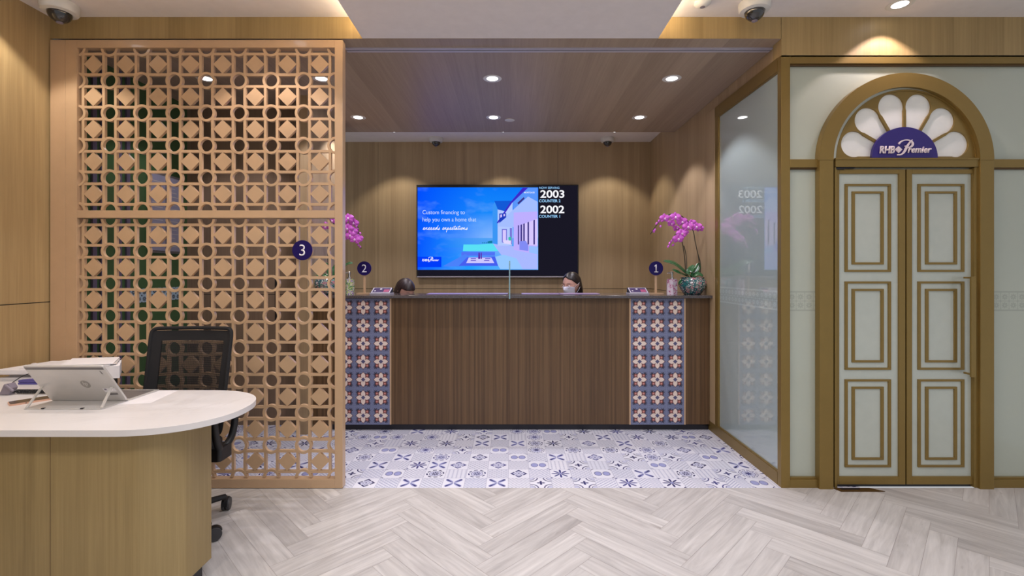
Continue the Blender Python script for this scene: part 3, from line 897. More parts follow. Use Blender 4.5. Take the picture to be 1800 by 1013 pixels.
# rating tablets
for a, b, lb in ((1104.5, 1139, 'right'), (652.5, 688.5, 'left')):
    Yn = 4.42; x0, x1 = gx(a, Yn), gx(b, Yn); m_ = (x0+x1)/2; w = (x1-x0)/2
    r = empty('tilted_tablet', 'small tilted feedback tablet on the counter %s' % ('nearer the pink-flowered soap dispenser' if lb == 'right' else 'nearer the head with bowed brown hair'), 'tablet', (m_, Yn, 1.2112))
    MB().box(-w, w, -.05, .09, 0, .014, M['alu']).build('base_tray', r, .002)
    mb = MB(); vs = [(-w, -.04, .016), (w, -.04, .016), (w, .07, .062), (-w, .07, .062), (-w, .085, .05), (w, .085, .05), (w, .0, .015), (-w, .0, .015)]
    vs = [(-w+.004, -.045, .014), (w-.004, -.045, .014), (w-.004, .06, .060), (-w+.004, .06, .060), (-w+.004, .075, .052), (w-.004, .075, .052), (w-.004, .075, .014), (-w+.004, .075, .014)]
    mb.add(vs, [(0, 1, 2, 3), (3, 2, 5, 4), (4, 5, 6, 7), (7, 6, 1, 0), (0, 3, 4, 7), (1, 6, 5, 2)], M['cloth_dark']); mb.build('wedge_case', r)
    def tp(u, v, e): # point on the tilted face
        return (u*(w-.004), -.045+.105*v-e*.4, .014+.046*v+e)
    mb = MB()
    for (u0, u1, v0, v1, mt, e) in ((-.95, .95, .04, .96, 'alu', .0008), (-.85, .85, .12, .90, 'tab_blue', .0014), (.25, .80, .15, .60, 'tab_pink', .002), (-.2, 0.0, .6, .75, 'paper', .002), (-.7, -.55, .3, .42, 'paper', .002)):
        if mt not in M: M[mt] = plain(mt, srgb(74, 62, 100) if mt == 'tab_blue' else srgb(165, 85, 120), .2)
        mb.add([tp(u0, v0, e), tp(u1, v0, e), tp(u1, v1, e), tp(u0, v1, e)], [(0, 1, 2, 3)], M[mt])
    mb.build('display', r)

# soap dispensers
for px, mat, lb, wd in ((1181, 'soap_pink', 'white porcelain soap dispenser with pink flowers beside the right orchid', .098), (614, 'soap_green', 'yellow-green patterned porcelain soap dispenser beside the left orchid', .086)):
    Yn = 4.40; r = empty('soap_dispenser', lb, 'soap dispenser', (gx(px, Yn), Yn, 1.2112))
    n = 6; R_ = wd/2/math.cos(math.radians(20)); pts = [(R_*math.cos(2*PI*i/n+.35), R_*math.sin(2*PI*i/n+.35)) for i in range(n)]
    mb = MB(); mb.vprism(pts, 0, .135, M[mat]); mb.vprism([(a*.9, b*.9) for a, b in pts], .135, .143, M[mat]); mb.build('bottle', r, .003)
    mb = MB(); mb.lathe([(.018, 0), (.018, .014), (.010, .018), (.010, .045), (.013, .046), (.013, .062), (.006, .068), (0, .069)], (0, 0, .143), M['chrome'], 20)
    mb.build('pump', r)
    mb = MB(); mb.tube([(0, 0, .198), (-.03, -.004, .199), (-.047, -.006, .194)], [.006, .005, .004], M['chrome']); mb.build('spout', r)

# orchids
def flower_mesh():
    mb = MB()
    def petal(ang, L, Wd, cup):
        vs, fs = [], []; n = 12; m_ = (-1, -.86, -.66, -.4, -.15, .15, .4, .66, .86, 1)
        for i in range(n):
            t = i/(n-1); w = Wd*math.sin(PI*min(1, .12+t*.88))**.6
            for j in m_:
                u = t*L; v = j*w/2; y = -cup*math.sin(PI*t*.8)*(1-.5*abs(j)) + .006*abs(j)
                vs.append((u*math.cos(ang)-v*math.sin(ang), y, u*math.sin(ang)+v*math.cos(ang)))
        for i in range(n-1):
            for j in range(9):
                a = i*10+j; fs.append((a, a+1, a+11, a+10))
        mb.add(vs, fs, M['petal'], True)
    for a in (90, 218, 322): petal(math.radians(a), .046, .034, .008)
    for a in (8, 172): petal(math.radians(a), .052, .058, .014)
    mb.lathe([(0, -.012), (.009, -.004), (.010, .003), (.004, .012), (0, .014)], (0, -.012, -.006), M['lip'], 12)
    me_o = mb.build('flower'); me = me_o.data; bpy.data.objects.remove(me_o); return me
FLOWER = flower_mesh()
def bud_mesh():
    mb = MB().lathe([(0, -.018), (.008, -.010), (.011, 0), (.007, .010), (0, .016)], (0, 0, 0), M['petal'], 12)
    o = mb.build('bud'); me = o.data; bpy.data.objects.remove(o); return me
BUD = bud_mesh()
def leaf_mesh(pts, width, root):
    P = catmull(pts, 6); n = len(P); vs, fs = [], []
    for i, p in enumerate(P):
        t = (P[min(i+1, n-1)]-P[max(i-1, 0)]).normalized(); k = i/(n-1)
        side = t.cross(Vector((0, -.55, .8))).normalized()
        w = width*math.sin(PI*(.1+.9*k))**.55*.5 if k < 1 else 0
        nrm = side.cross(t)
        for j in (-1, -.5, 0, .5, 1): vs.append(p+side*w*j+nrm*abs(j)*w*.28*(1 if nrm.z > 0 else -1))
    for i in range(n-1):
        for j in range(4): a = i*5+j; fs.append((a, a+1, a+6, a+5))
    mb = MB().add(vs, fs, M['leaf'], True); o = mb.build('leaf', root)
    s = o.modifiers.new('thick', 'SOLIDIFY'); s.thickness = .003
def orchid_plant(loc, label, flowers, buds, stems, leaves):
    r = empty('potted_orchid', label, 'potted orchid', loc)
    mb = MB().lathe([(.070, 0), (.078, .006), (.105, .045), (.125, .090), (.122, .118), (.108, .140), (.100, .150), (.106, .160), (.098, .160), (.092, .150), (.09, .135), (.0, .134)], (0, 0, 0), M['vase'], 40)
    mb.build('porcelain_pot', r)
    Yl = loc[1]
    def loc_(px, py, dy=0):
        Y = Yl+dy; return (gx(px, Y)-loc[0], dy, gz(py, Y)-loc[2])
    for st in stems:
        P = catmull([loc_(*s) for s in st], 8); MB().tube(P, .0042, M['stem'], 8).build('stem', r)
    for (x, y, sc, tilt, dy) in flowers:
        o = bpy.data.objects.new('flower', FLOWER); COL.objects.link(o); o.parent = r; o.location = loc_(x, y, dy); o.scale = (sc,)*3
        o.rotation_euler = (random.uniform(-.25, .25), random.uniform(-.25, .25), tilt)
    for (x, y, dy) in buds:
        o = bpy.data.objects.new('bud', BUD); COL.objects.link(o); o.parent = r; o.location = loc_(x, y, dy); o.scale = (.9, .9, random.uniform(.8, 1.2))
        o.rotation_euler = (random.uniform(-.8, .8), random.uniform(-.8, .8), 0)
    for pts, w in leaves: leaf_mesh([loc_(*p) for p in pts], w, r)
    return r
Yo = 4.40
orchid_plant((gx(1217, Yo), Yo, 1.2112), 'magenta orchid in a teal and pink porcelain pot at the counter right end',
    [(1168, 384, 1.0, .1, -.02), (1187, 382, 1.05, 0, -.03), (1199, 390, 1.0, -.1, -.01), (1209, 399, 1.1, 0, -.03), (1225, 399, .95, -.5, 0), (1198, 411, 1.05, .1, -.05), (1192, 420, 1.05, 0, -.07), (1180, 393, .85, .3, .03), (1189, 402, .8, .4, .04), (1203, 408, .8, -.3, .0), (1216, 392, .8, -.3, .03), (1230, 402, .8, -.8, .02)],
    [(1154, 393, 0), (1161, 398, 0), (1151, 404, 0), (1149, 407, 0), (1177, 428, -.05), (1175, 433, -.05), (1183, 431, -.05), (1180, 424, -.06), (1158, 389, 0)],
    [[(1205, 478, 0), (1203, 450, .0), (1199, 425, -.01), (1196, 412, -.02), (1190, 408, -.04), (1182, 422, -.05), (1175, 434, -.05)],
     [(1229, 480, .02), (1228, 455, .02), (1222, 425, .02), (1218, 405, .02), (1208, 388, .01), (1188, 376, 0), (1168, 381, 0), (1154, 396, 0), (1143, 412, 0)],
     [(1207, 478, 0), (1206, 450, .01), (1202, 432, .01)], [(1231, 480, .02), (1231, 462, .02), (1226, 445, .02)]],
    [([(1211, 488, 0), (1200, 476, -.03), (1184, 464, -.06), (1166, 459, -.08)], .075), ([(1213, 488, 0), (1203, 484, -.05), (1194, 480, -.09), (1182, 474, -.1)], .06),
     ([(1214, 488, 0), (1222, 490, -.06), (1228, 494, -.10)], .07), ([(1216, 487, 0), (1224, 474, .02), (1230, 462, .04)], .055), ([(1214, 487, 0), (1212, 478, -.03), (1220, 466, .03)], .06), ([(1215, 488, 0), (1226, 482, -.02), (1236, 486, -.03)], .06),
     ([(1212, 490, 0), (1201, 492, -.03), (1193, 500, -.05)], .04)])
orchid_plant((gx(575, Yo), Yo, 1.2112), 'magenta orchid in a porcelain pot at the counter left end, behind the lattice',
    [(612, 384, 1.05, .2, -.03), (622, 392, .95, .1, 0), (611, 402, 1.05, 0, -.04), (621, 407, .95, .3, -.01), (616, 414, 1, -.1, -.04), (624, 421, 1.05, .1, -.04), (630, 419, .9, .5, -.01), (602, 392, 1, -.2, .01), (600, 410, .95, .2, .0), (585, 388, .95, -.2, 0), (573, 398, .95, -.3, -.02), (591, 380, .9, 0, 0)],
    [(629, 403, 0), (633, 410, 0), (634, 417, 0), (630, 431, 0), (633, 434, 0), (608, 420, 0), (627, 398, 0)],
    [[(578, 480, 0), (576, 450, .0), (578, 420, 0), (586, 394, 0), (600, 381, 0), (616, 384, 0), (630, 402, 0), (628, 425, 0), (635, 437, 0)], [(588, 480, 0), (590, 450, 0), (592, 425, 0), (600, 405, 0), (612, 402, 0), (622, 410, 0)]],
    [([(581, 488, 0), (568, 484, -.03), (560, 486, -.06), (552, 500, -.1)], .06), ([(583, 488, 0), (576, 470, 0), (562, 462, .02)], .06), ([(586, 487, 0), (598, 474, -.02), (612, 464, -.05), (620, 463, -.06)], .05), ([(585, 487, 0), (594, 484, -.05), (602, 489, -.08)], .06), ([(584, 487, 0), (590, 472, .05), (596, 462, .08)], .06)])

# ------------------------------------------------------------------ television
Yt = 6.10
tv = empty('television', 'large black wall-mounted television showing a blue advert and queue numbers', 'television', (gx(874, Yt), Yt, gz(406, Yt)))
def tpart(mb, name, bevel=0): return part(mb, name, tv, bevel)
mb = MB(); pxbox(mb, 732, 324.5, 1017, 488, Yt, .05, M['plastic_black']); tpart(mb, 'casing', .003)
mb = MB(); pxbox(mb, 733, 486, 1016, 487.6, Yt-.0015, .003, M['alu']); tpart(mb, 'metal_trim')
mb = MB(); mb.box(gx(800, Yt), gx(950, Yt), Yt+.05, Yb, gz(440, Yt), gz(370, Yt), M['plastic_black']); tpart(mb, 'wall_bracket')
E = {}
def ecol(k, c, s=1.0):
    if k not in E: E[k] = emis('screen_'+k, c, s)
    return E[k]
mb = MB(); pxbox(mb, 946, 326.5, 1015, 484.5, Yt-.001, .002, ecol('black', (.010, .009, .018))); pxbox(mb, 735, 475, 946, 484.5, Yt-.001, .002, ecol('black', (0, 0, 0))); tpart(mb, 'dark_display')
def pic():
    m = bpy.data.materials.new('screen_picture'); m.use_nodes = True; nt = m.node_tree; nt.nodes.clear()
    e = nt.nodes.new('ShaderNodeEmission'); o = nt.nodes.new('ShaderNodeOutputMaterial'); nt.links.new(e.outputs[0], o.inputs[0])
    x, y, z = coords(nt)
    u = (x-gx(734, Yt))/(gx(946, Yt)-gx(734, Yt)); v = (z-gz(474.5, Yt))/(gz(329.5, Yt)-gz(474.5, Yt))
    left = u.inv().max(0.0).min(1.0)
    c = mixc(nt, (v*1.0).max(0.0).min(1.0), srgb(40, 170, 255), srgb(10, 120, 250))
    hor = ((v-.40).abs()*3.4).min(1.0).inv()*((u-.18)*2.2).max(0.0).min(1.0)
    c = mixc(nt, hor*.75, c, srgb(150, 190, 255))
    c = mixc(nt, ((u-.45)*.9).max(0.0).min(1.0)*(v < .30), c, srgb(150, 180, 255))
    c = mixc(nt, (left-.45).max(0.0)*1.6, c, srgb(0, 70, 255))
    n = noise(nt, comb(nt, x*3, z*6, 0.0), 1, 3)
    c = mixc(nt, ((n-.52)*3).max(0.0)*.5, c, srgb(120, 180, 255))
    c = mixc(nt, (v < .385)*(v > .27)*((u-.1)*1.3).max(0.0).min(.6), c, srgb(20, 150, 240))
    nt.links.new(c, e.inputs[0]); e.inputs[1].default_value = 1.0
    return m
mb = MB(); pxbox(mb, 734, 329.5, 946, 474.5, Yt-.002, .002, pic())
def q(pts, key, col, lift):
    """polygon given in the 1706x1013 sheet of the screen"""
    P = [(gx(720+a/5.331, Yt), gz(310+b/5.331, Yt)) for a, b in pts]
    mb.prism(P, Yt-.002-lift, Yt-.0019-lift+.0001, ecol(key, srgb(*col)))
q([(505, 640), (640, 640), (780, 630), (990, 690), (960, 700), (500, 700)], 'pool', (90, 225, 245), .0002)
q([(780, 630), (1200, 690), (1200, 870), (960, 870), (830, 700)], 'terrace', (170, 185, 255), .0003)
q([(795, 240), (825, 310), (825, 640), (778, 630), (778, 300)], 'gable', (60, 150, 245), .0004)
q([(795, 232), (962, 230), (900, 330), (828, 312)], 'roof', (20, 90, 215), .0006)
q([(825, 312), (905, 318), (965, 235), (965, 300), (960, 650), (825, 650)], 'facade', (178, 200, 255), .0005)
q([(960, 230), (1110, 108), (1200, 108), (1200, 250), (980, 340)], 'facade2', (90, 150, 250), .0007)
q([(830, 440), (1110, 190), (1200, 240), (1200, 400), (960, 480), (830, 470)], 'overhang', (165, 190, 255), .0008)
q([(1060, 108), (1110, 108), (960, 250), (830, 440), (815, 440), (940, 250)], 'eave', (60, 40, 200), .0009)
q([(975, 340), (1200, 330), (1200, 740), (1080, 710), (975, 690)], 'wallr', (190, 175, 255), .0010)
q([(1040, 460), (1190, 400), (1200, 400), (1200, 650), (1040, 640)], 'glazing', (215, 200, 255), .0012)
for a in (1040, 1065, 1105, 1160): q([(a, 455-(a-1040)*.35), (a+14, 450-(a-1040)*.35), (a+14, 640), (a, 640)], 'mullion', (60, 50, 130), .0014)
q([(1015, 460), (1026, 460), (1026, 640), (1015, 640)], 'mullion', (60, 50, 130), .0014)
q([(865, 495), (912, 495), (912, 630), (865, 620)], 'darkdoor', (110, 110, 215), .0012); q([(873, 503), (904, 503), (904, 620), (873, 615)], 'glazing', (215, 200, 255), .0014)
q([(940, 485), (958, 485), (958, 640), (940, 635)], 'darkdoor', (110, 110, 215), .0012)
q([(840, 350), (905, 345), (905, 385), (840, 440)], 'balcony', (30, 60, 190), .0013)
q([(850, 360), (866, 358), (866, 380), (850, 390)], 'glazing', (215, 200, 255), .0015); q([(880, 356), (894, 354), (894, 374), (880, 376)], 'glazing', (215, 200, 255), .0015)
q([(1010, 250), (1070, 195), (1078, 210), (1020, 265)], 'mullion', (60, 50, 130), .0014)
for a in (680, 697, 714): q([(a, 620), (a+10, 620), (a+10, 628), (a, 628)], 'shrub', (20, 120, 160), .0012)
q([(730, 612), (750, 606), (775, 604), (775, 628), (730, 628)], 'shrub', (20, 120, 160), .0012)
q([(925, 575), (945, 565), (955, 585), (945, 605), (928, 600)], 'plant', (60, 190, 170), .0016)
q([(880, 600), (950, 600), (950, 640), (880, 630)], 'chairw', (225, 215, 255), .0015)
q([(1030, 610), (1090, 605), (1112, 650), (1112, 700), (1030, 690)], 'sofa', (130, 140, 245), .0016); q([(1118, 655), (1200, 660), (1200, 735), (1118, 715)], 'sofa2', (150, 190, 255), .0016)
q([(485, 710), (800, 710), (800, 745), (485, 745)], 'bench', (80, 115, 245), .0005)
q([(310, 845), (520, 730), (560, 745), (470, 845)], 'deckl', (75, 130, 250), .0006)
q([(460, 840), (540, 760), (800, 750), (830, 840)], 'pit', (70, 95, 240), .0007)
q([(555, 762), (765, 762), (795, 815), (530, 815)], 'tabletop', (205, 200, 255), .0009)
for a, b in ((575, 785), (700, 785), (575, 768), (710, 768)): q([(a, b), (a+45, b), (a+50, b+9), (a-4, b+9)], 'plate', (90, 70, 200), .0011)
for a in (645, 655, 670): q([(a, 715), (a+6, 715), (a+8, 775), (a-3, 775)], 'bottle', (90, 30, 160), .0012)
q([(780, 760), (880, 735), (1000, 770), (1060, 870), (850, 870)], 'deckr', (150, 200, 255), .0005)
q([(75, 755), (298, 755), (298, 852), (75, 852)], 'badge', (0, 60, 250), .0010)
tpart(mb, 'advert_picture')
def stext(s, a, b, c, d, mat, bold=0, shear=0):
    Y = Yt-.0045
    o = text_mesh(s, gx(720+a/5.331, Y), gx(720+c/5.331, Y), gz(310+d/5.331, Y), gz(310+b/5.331, Y), Y, mat, 'screen_text', tv, bold, shear, 0)
    o.location = -Vector(tv.location)
WT, BT = ecol('white', (.95, .95, 1)), ecol('lightblue', srgb(150, 205, 250))
PT = ecol('palepink', srgb(220, 235, 255)); 
stext('Custom financing to', 122, 318, 517, 368, PT, -.006); stext('help you own a home that', 122, 386, 624, 436, PT, -.006)
CUR = {  # pen strokes, x-height 1, joined at y=0.1
 'e': (.75, [(0, .1), (.3, .35), (.55, .75), (.42, 1.0), (.2, .75), (.2, .25), (.42, 0), (.75, .2)]),
 'x': (.8, [(0, .1), (.12, .8), (.3, .95), (.42, .5), (.5, .05), (.8, .2)]),
 'c': (.65, [(0, .1), (.3, .5), (.52, .92), (.38, 1.0), (.16, .6), (.2, .1), (.4, 0), (.65, .2)]),
 'd': (.9, [(0, .1), (.2, .4), (.5, .95), (.3, .95), (.1, .5), (.2, .05), (.42, .2), (.7, 1.4), (.82, 2.1), (.66, 1.0), (.6, .2), (.9, .2)]),
 's': (.6, [(0, .1), (.25, .5), (.4, 1.0), (.48, .4), (.35, 0), (.1, .08), (.6, .2)]),
 'p': (.85, [(0, .1), (.28, .9), (.2, .2), (.0, -1.3), (.12, -.2), (.35, .85), (.58, .8), (.55, .3), (.3, .05), (.85, .2)]),
 't': (.55, [(0, .1), (.3, 1.0), (.42, 1.9), (.28, .9), (.26, .1), (.55, .2)]),
 'a': (.85, [(0, .1), (.55, .9), (.3, .98), (.12, .5), (.2, .03), (.42, .25), (.6, .9), (.56, .1), (.85, .2)]),
 'i': (.45, [(0, .1), (.22, .9), (.2, .15), (.45, .2)]),
 'o': (.75, [(0, .1), (.35, .95), (.14, .6), (.2, .02), (.42, .1), (.5, .7), (.38, .95), (.75, .75)]),
 'n': (.95, [(0, .1), (.18, .9), (.14, .1), (.3, .7), (.5, .95), (.56, .5), (.6, .05), (.95, .2)])}
def script_word(word, a, c, base, xh):
    tot = sum(CUR[ch][0] for ch in word); k = (c-a)/tot; pts = []; x = 0; bars = []
    for ch in word:
        w, st_ = CUR[ch]
        for px_, py_ in st_: pts.append((a+(x+px_)*k+py_*3.2, base-py_*xh))
        if ch == 't': bars.append((a+(x+.0)*k, base-1.45*xh, a+(x+.9)*k, base-1.5*xh))
        if ch == 'i': bars.append((a+(x+.35)*k, base-1.55*xh, a+(x+.45)*k, base-1.65*xh))
        if ch == 'x': bars.append((a+(x+.0)*k, base-.1*xh, a+(x+.7)*k, base-1.0*xh))
        x += w
    Y = Yt-.0045; conv = lambda p: (gx(720+p[0]/5.331, Y), gz(310+p[1]/5.331, Y))
    mb = MB(); ribbon(mb, [conv(p) for p in pts], [.0052, .0052], Y, .0003, WT)
    for (x0, y0, x1, y1) in bars: ribbon(mb, [conv((x0, y0)), conv(((x0+x1)/2, (y0+y1)/2)), conv((x1, y1))], [.0045, .0045], Y-.0002, .0003, WT)
    o = mb.build('screen_handwriting', tv); o.location = -Vector(tv.location)
script_word('exceeds', 122, 283, 500, 19); script_word('expectations', 304, 542, 500, 19)
stext('MORTGAGE', 1073, 146, 1172, 160, WT, .01)
stext('NOW SERVING', 1214, 98, 1404, 118, BT, .01); stext('2003', 1225, 130, 1450, 202, WT, .02); stext('COUNTER 2', 1213, 217, 1414, 244, BT, .02)
stext('2002', 1225, 274, 1450, 347, WT, .02); stext('COUNTER 1', 1212, 362, 1410, 389, BT, .02)
Yl = Yt-.005
before = set(bpy.data.objects)
premier_logo(730+0, 440+0, 1/12.*.0+ .0268, Yl, WT, None, .0004)
for o in set(bpy.data.objects)-before: o.parent = tv; o.location = -Vector(tv.location)+Vector((gx(742, Yl)-gx(730+318*.0268, Yl), 0, gz(456.5, Yl)-gz(440+600*.0268, Yl)+.0))
text_mesh('LG', gx(852, Yt), gx(856, Yt), gz(482.6, Yt), gz(480.4, Yt), Yt-.0005, M['alu'], 'maker_badge', None, thick=0)
o = bpy.data.objects['maker_badge']; o.parent = tv; o.location = -Vector(tv.location)

# ------------------------------------------------------------------ ceiling fittings
def downlight(x, y, z, label, watt, group, size=100, blend=.3, col=(1, .93, .9), rad=.074, beam=True):
    r = empty('downlight', label, 'downlight', (x, y, z), group)
    MB().lathe([(rad*.61, -.0008), (rad*.80, -.0030), (rad*.96, -.0032), (rad, -.001), (rad, .0)], (0, 0, 0), M['cam_white'], 36).build('rim', r)
    MB().lathe([(0.0, -.0012), (rad*.60, -.0014)], (0, 0, 0), M['lamp'], 30).build('lamp_face', r)
    if beam: spot(r, (0, 0, -.012), watt, size, blend, col, .03)
    return r
ALC = (.96, .90, 1)
g1 = 'downlights in the oak ceiling'
downlight(gx(865.5, 3.79), 3.79, HW, 'lit round downlight in the middle front of the oak ceiling', 42, g1, 100, .3, ALC)
downlight(gx(1181, 3.79), 3.79, HW, 'lit round downlight at the front right of the oak ceiling', 42, g1, 100, .3, ALC)
downlight(gx(565, 3.79), 3.79, HW, 'lit round downlight in the oak ceiling seen through the top right of the lattice', 42, g1, 100, .3, ALC)
downlight(gx(362, 3.79), 3.79, HW, 'lit round downlight in the oak ceiling seen through the middle of the lattice', 20, g1, 100, .3, ALC)
downlight(gx(225, 3.79), 3.79, HW, 'lit round downlight in the oak ceiling seen through the left of the lattice', 12, g1, 100, .3, ALC) if False else None
downlight(gx(629.5, 4.75), 4.75, HW, 'lit round downlight at the rear left of the oak ceiling beside the lattice post', 42, g1, 100, .3, ALC)
downlight(gx(867.5, 4.75), 4.75, HW, 'lit round downlight at the rear middle of the oak ceiling beside a small white disc', 42, g1, 100, .3, ALC)
downlight(gx(1124, 4.75), 4.75, HW, 'lit round downlight at the rear right of the oak ceiling', 42, g1, 100, .3, ALC)
downlight(gx(1582, 2.99), 2.99, HC, 'lit round downlight in the white ceiling above the double door', 24, None, 104, .2, (1, .80, .82))
for x in (-1.41, -.10, 1.24):
    downlight(x, 5.71, HC, 'small lit downlight in the white strip above the back wall', 30, 'downlights washing the back wall', 98, .35, (1, .90, .76), rad=.05)
# room lamps further back in the room
for (x, y, wt, c) in ((-2.78, 2.69, 30, (1, .92, .84)), (-1.55, 2.75, 30, (1, .88, .84)), (-1.9, 1.55, 34, (1, .93, .9)), (0.0, 1.2, 0, None), (-1.3, .4, 50, (1, .94, .92)), (1.5, .9, 48, (.98, .93, 1)), (0.4, 0.2, 0, None), (3.0, .8, 30, (1, .92, .92)), (-2.5, .6, 40, (1, .93, .87)), (1.5, 2.2, 22, (.98, .93, 1))):
    if c: downlight(x, y, HC, 'round downlight in the white ceiling nearer the viewer', wt, 'room downlights above the viewer', 100 if y > 2.5 else 120, .3 if y > 2.5 else .6, c)
for (x, y, lb) in ((0, .6, 'rear'), (0, 1.9, 'front')):  # unseen fill panels, added overhead to brighten the room
    r = empty('fill_panel', 'flat rectangular %s fill panel added out of view under the dropped white ceiling' % lb, 'fill light', (x, y, HW-.001), 'added fill panels under the dropped ceiling')
    mb = MB().box(-.62, .62, -.32, -.30, -.006, 0, M['alu']).box(-.62, .62, .30, .32, -.006, 0, M['alu']).box(-.62, -.60, -.30, .30, -.006, 0, M['alu']).box(.60, .62, -.30, .30, -.006, 0, M['alu']); mb.build('frame', r)
    MB().box(-.60, .60, -.30, .30, -.003, 0, emis('fill_panel_face', (.97, .95, 1), 1.2)).build('diffuser', r)
    d = bpy.data.lights.new('fill_panel_glow', 'AREA'); d.shape = 'RECTANGLE'; d.size = 1.2; d.size_y = .6; d.energy = 22*LK; d.color = (.97, .95, 1)
    l = bpy.data.objects.new('fill_panel_glow', d); COL.objects.link(l); l.parent = r; l.location = (0, 0, -.008)

def dome(x, y, z, label, s=1.0, tilt=0):
    r = empty('dome_camera', label, 'security camera', (x, y, z)); r.scale = (s,)*3
    MB().lathe([(.096, 0), (.098, -.006), (.096, -.045), (.090, -.056), (.064, -.062), (.062, -.06)], (0, 0, 0), M['cam_white'], 40).build('housing', r)
    prof = [(.062*math.cos(a), -.058-.062*math.sin(a)) for a in [i*PI/2/10 for i in range(11)]]
    MB().lathe(prof, (0, 0, 0), M['dome'], 32).build('dome_cover', r)
    mb = MB(); mb.lathe([(.0, -.128), (.018, -.122), (.02, -.100)], (0, 0, 0), M['grey_plastic'], 16)
    for a in (.5, 2.6, 4.7): mb.lathe([(0, -.03), (.003, -.03)], (0, 0, 0), M['grey_plastic'], 6)
    mb.lathe([(.012, -.1225), (.016, -.121)], (0, 0, 0), M['grey_plastic'], 16)
    mb.build('lens', r)
dome(gx(105, 2.98), 2.98, HC, 'white dome security camera in the left corner of the white ceiling')
dome(1.515, 2.97, HC, 'white dome security camera on the white ceiling above the right glazing', .95)
dome(gx(766.5, 6.0), 6.0, HC, 'small white dome camera above the left half of the television', .88)
dome(gx(1068, 6.0), 6.0, HC, 'small white dome camera above the counter, right of the television', .88)
r = empty('smoke_detector', 'small round white smoke detector on the ceiling left of the right camera', 'smoke detector', (gx(1235, 2.96), 2.96, HC))
MB().lathe([(.048, 0), (.050, -.012), (.036, -.024), (.02, -.030), (0, -.031)], (0, 0, 0), M['cam_white'], 32).build('cover', r)
MB().lathe([(.012, -.030), (.016, -.034), (0, -.035)], (0, 0, 0), M['grey_plastic'], 16).build('sensor', r)
r = MB().lathe([(.050, 0), (.050, -.004), (.044, -.007), (0, -.008)], (0, 0, 0), M['cam_white'], 32).build('ceiling_sensor')
r.location = (gx(896, 4.83), 4.83, HW); tag(r, 'flat white disc sensor in the oak ceiling beside the rear middle downlight', 'sensor')

# ------------------------------------------------------------------ desk
dk = empty('reception_desk', 'oak reception desk with rounded white marble-effect top at lower left', 'desk', (-1.9, 2.2, 0))
ZT = .79
def desk_outline():
    pts = []
    cx, cy, rx, ry = -1.62, 2.2315, .376, .3225
    for i in range(0, 41):
        a = -PI/2+PI*i/40
        e = 2.25
        pts.append((cx+rx*abs(math.cos(a))**(2/e), cy+ry*(1 if math.sin(a) > 0 else -1)*abs(math.sin(a))**(2/e)))
    pts += [(-2.12, 2.554), (-2.26, 2.66), (-2.55, 3.06), (-3.03, 3.06), (-3.03, 1.909)]
    return pts
mb = MB(); mb.vprism(desk_outline(), ZT-.026, ZT, M['marble'], True); part(mb, 'desktop', dk, .003)
def ped(xr, yf, yb, r, xl):
    pts = [(xr-r+r*math.cos(a), yf+r+r*math.sin(a)) for a in [-PI/2+PI/2*i/20 for i in range(21)]]
    return pts+[(xr, yb), (xl, yb), (xl, yf)]
mb = MB(); mb.vprism(ped(-1.41, 1.964, 2.24, .15, -3.0), .08, ZT-.0265, M['oak_desk'], True)
o = part(mb, 'curved_front', dk, 0)
mb = MB(); mb.vprism(ped(-1.44, 1.99, 2.22, .13, -2.98), 0, .08, M['black'], True); part(mb, 'plinth', dk, 0)
mb = MB()
for x in (-1.90, -2.32): mb.box(x-.001, x+.001, 1.9635, 1.97, .08, ZT-.027, M['walnut'])
part(mb, 'panel_joint', dk, 0)

# tablet computer on its kickstand, seen from behind
tb = empty('convertible_laptop', 'silver convertible laptop tilted back on its kickstand, lid towards the viewer', 'laptop', (-2.06, 2.33, ZT))
Hs, Ls = .198, -.14
def tp_(u, v, e=0):   # u 0..1 left-right, v 0..1 bottom-top on the lid's outer face, e outwards
    n = Vector((0, -Hs, Ls)).normalized()   # outward (towards viewer, downwards)
    p = Vector((-.184+.368*u, Ls*v, .006+Hs*v))
    return p+n*e
def lid():
    mb = MB(); r = .045
    out = []
    for (cu, cv, a0) in ((1-r*1.0, .06, -90), (1-r*.5, 1-.05, 0), (r*.5, 1-.05, 90), (r, .06, 180)):
        ru = r if cv < .5 else r*.5; rv = .07 if cv < .5 else .05
        for i in range(7):
            a = math.radians(a0+15*i); out.append((cu+ru*math.cos(a), cv+rv*math.sin(a)))
    n = len(out)
    vs = [tp_(u, v, .004) for u, v in out]+[tp_(u, v, -.005) for u, v in out]
    mb.add(vs, [tuple(range(n)), tuple(range(2*n-1, n-1, -1))]+[(i, i+n, (i+1) % n+n, (i+1) % n) for i in range(n)], M['silver'])
    return mb
lid().build('lid', tb, .001)
mb = MB(); mb.add([tp_(.012, .905, .0046), tp_(.988, .905, .0046), tp_(.993, .965, .0046), tp_(.007, .965, .0046)], [(0, 1, 2, 3)], M['silver_dark']); mb.build('camera_strip', tb)
def on_lid(s, u0, u1, v0, v1, mat, name, bold=0, shear=0):
    o = text_mesh(s, 0, 1, 0, 1, 0, mat, name, None, bold, shear, 0)
    for v in o.data.vertices:
        v.co = tp_(u0+(u1-u0)*v.co.x, v0+(v1-v0)*v.co.z, .0052)
    o.parent = tb
mb = MB(); mb.add([tp_(.62+.058*math.cos(a), .50+.105*math.sin(a), .0047) for a in [2*PI*i/32 for i in range(32)]], [tuple(range(32))], plain('faint_grey_emblem', srgb(150, 146, 140), .4)); mb.build('round_emblem', tb)
on_lid('hp', .587, .653, .43, .58, M['silver'], 'emblem_letters', .02, .3)
mb = MB(); mb.add([tp_(.80, .27, .0046), tp_(.96, .29, .0046), tp_(.955, .39, .0046), tp_(.795, .38, .0046)], [(0, 1, 2, 3)], M['paper'])
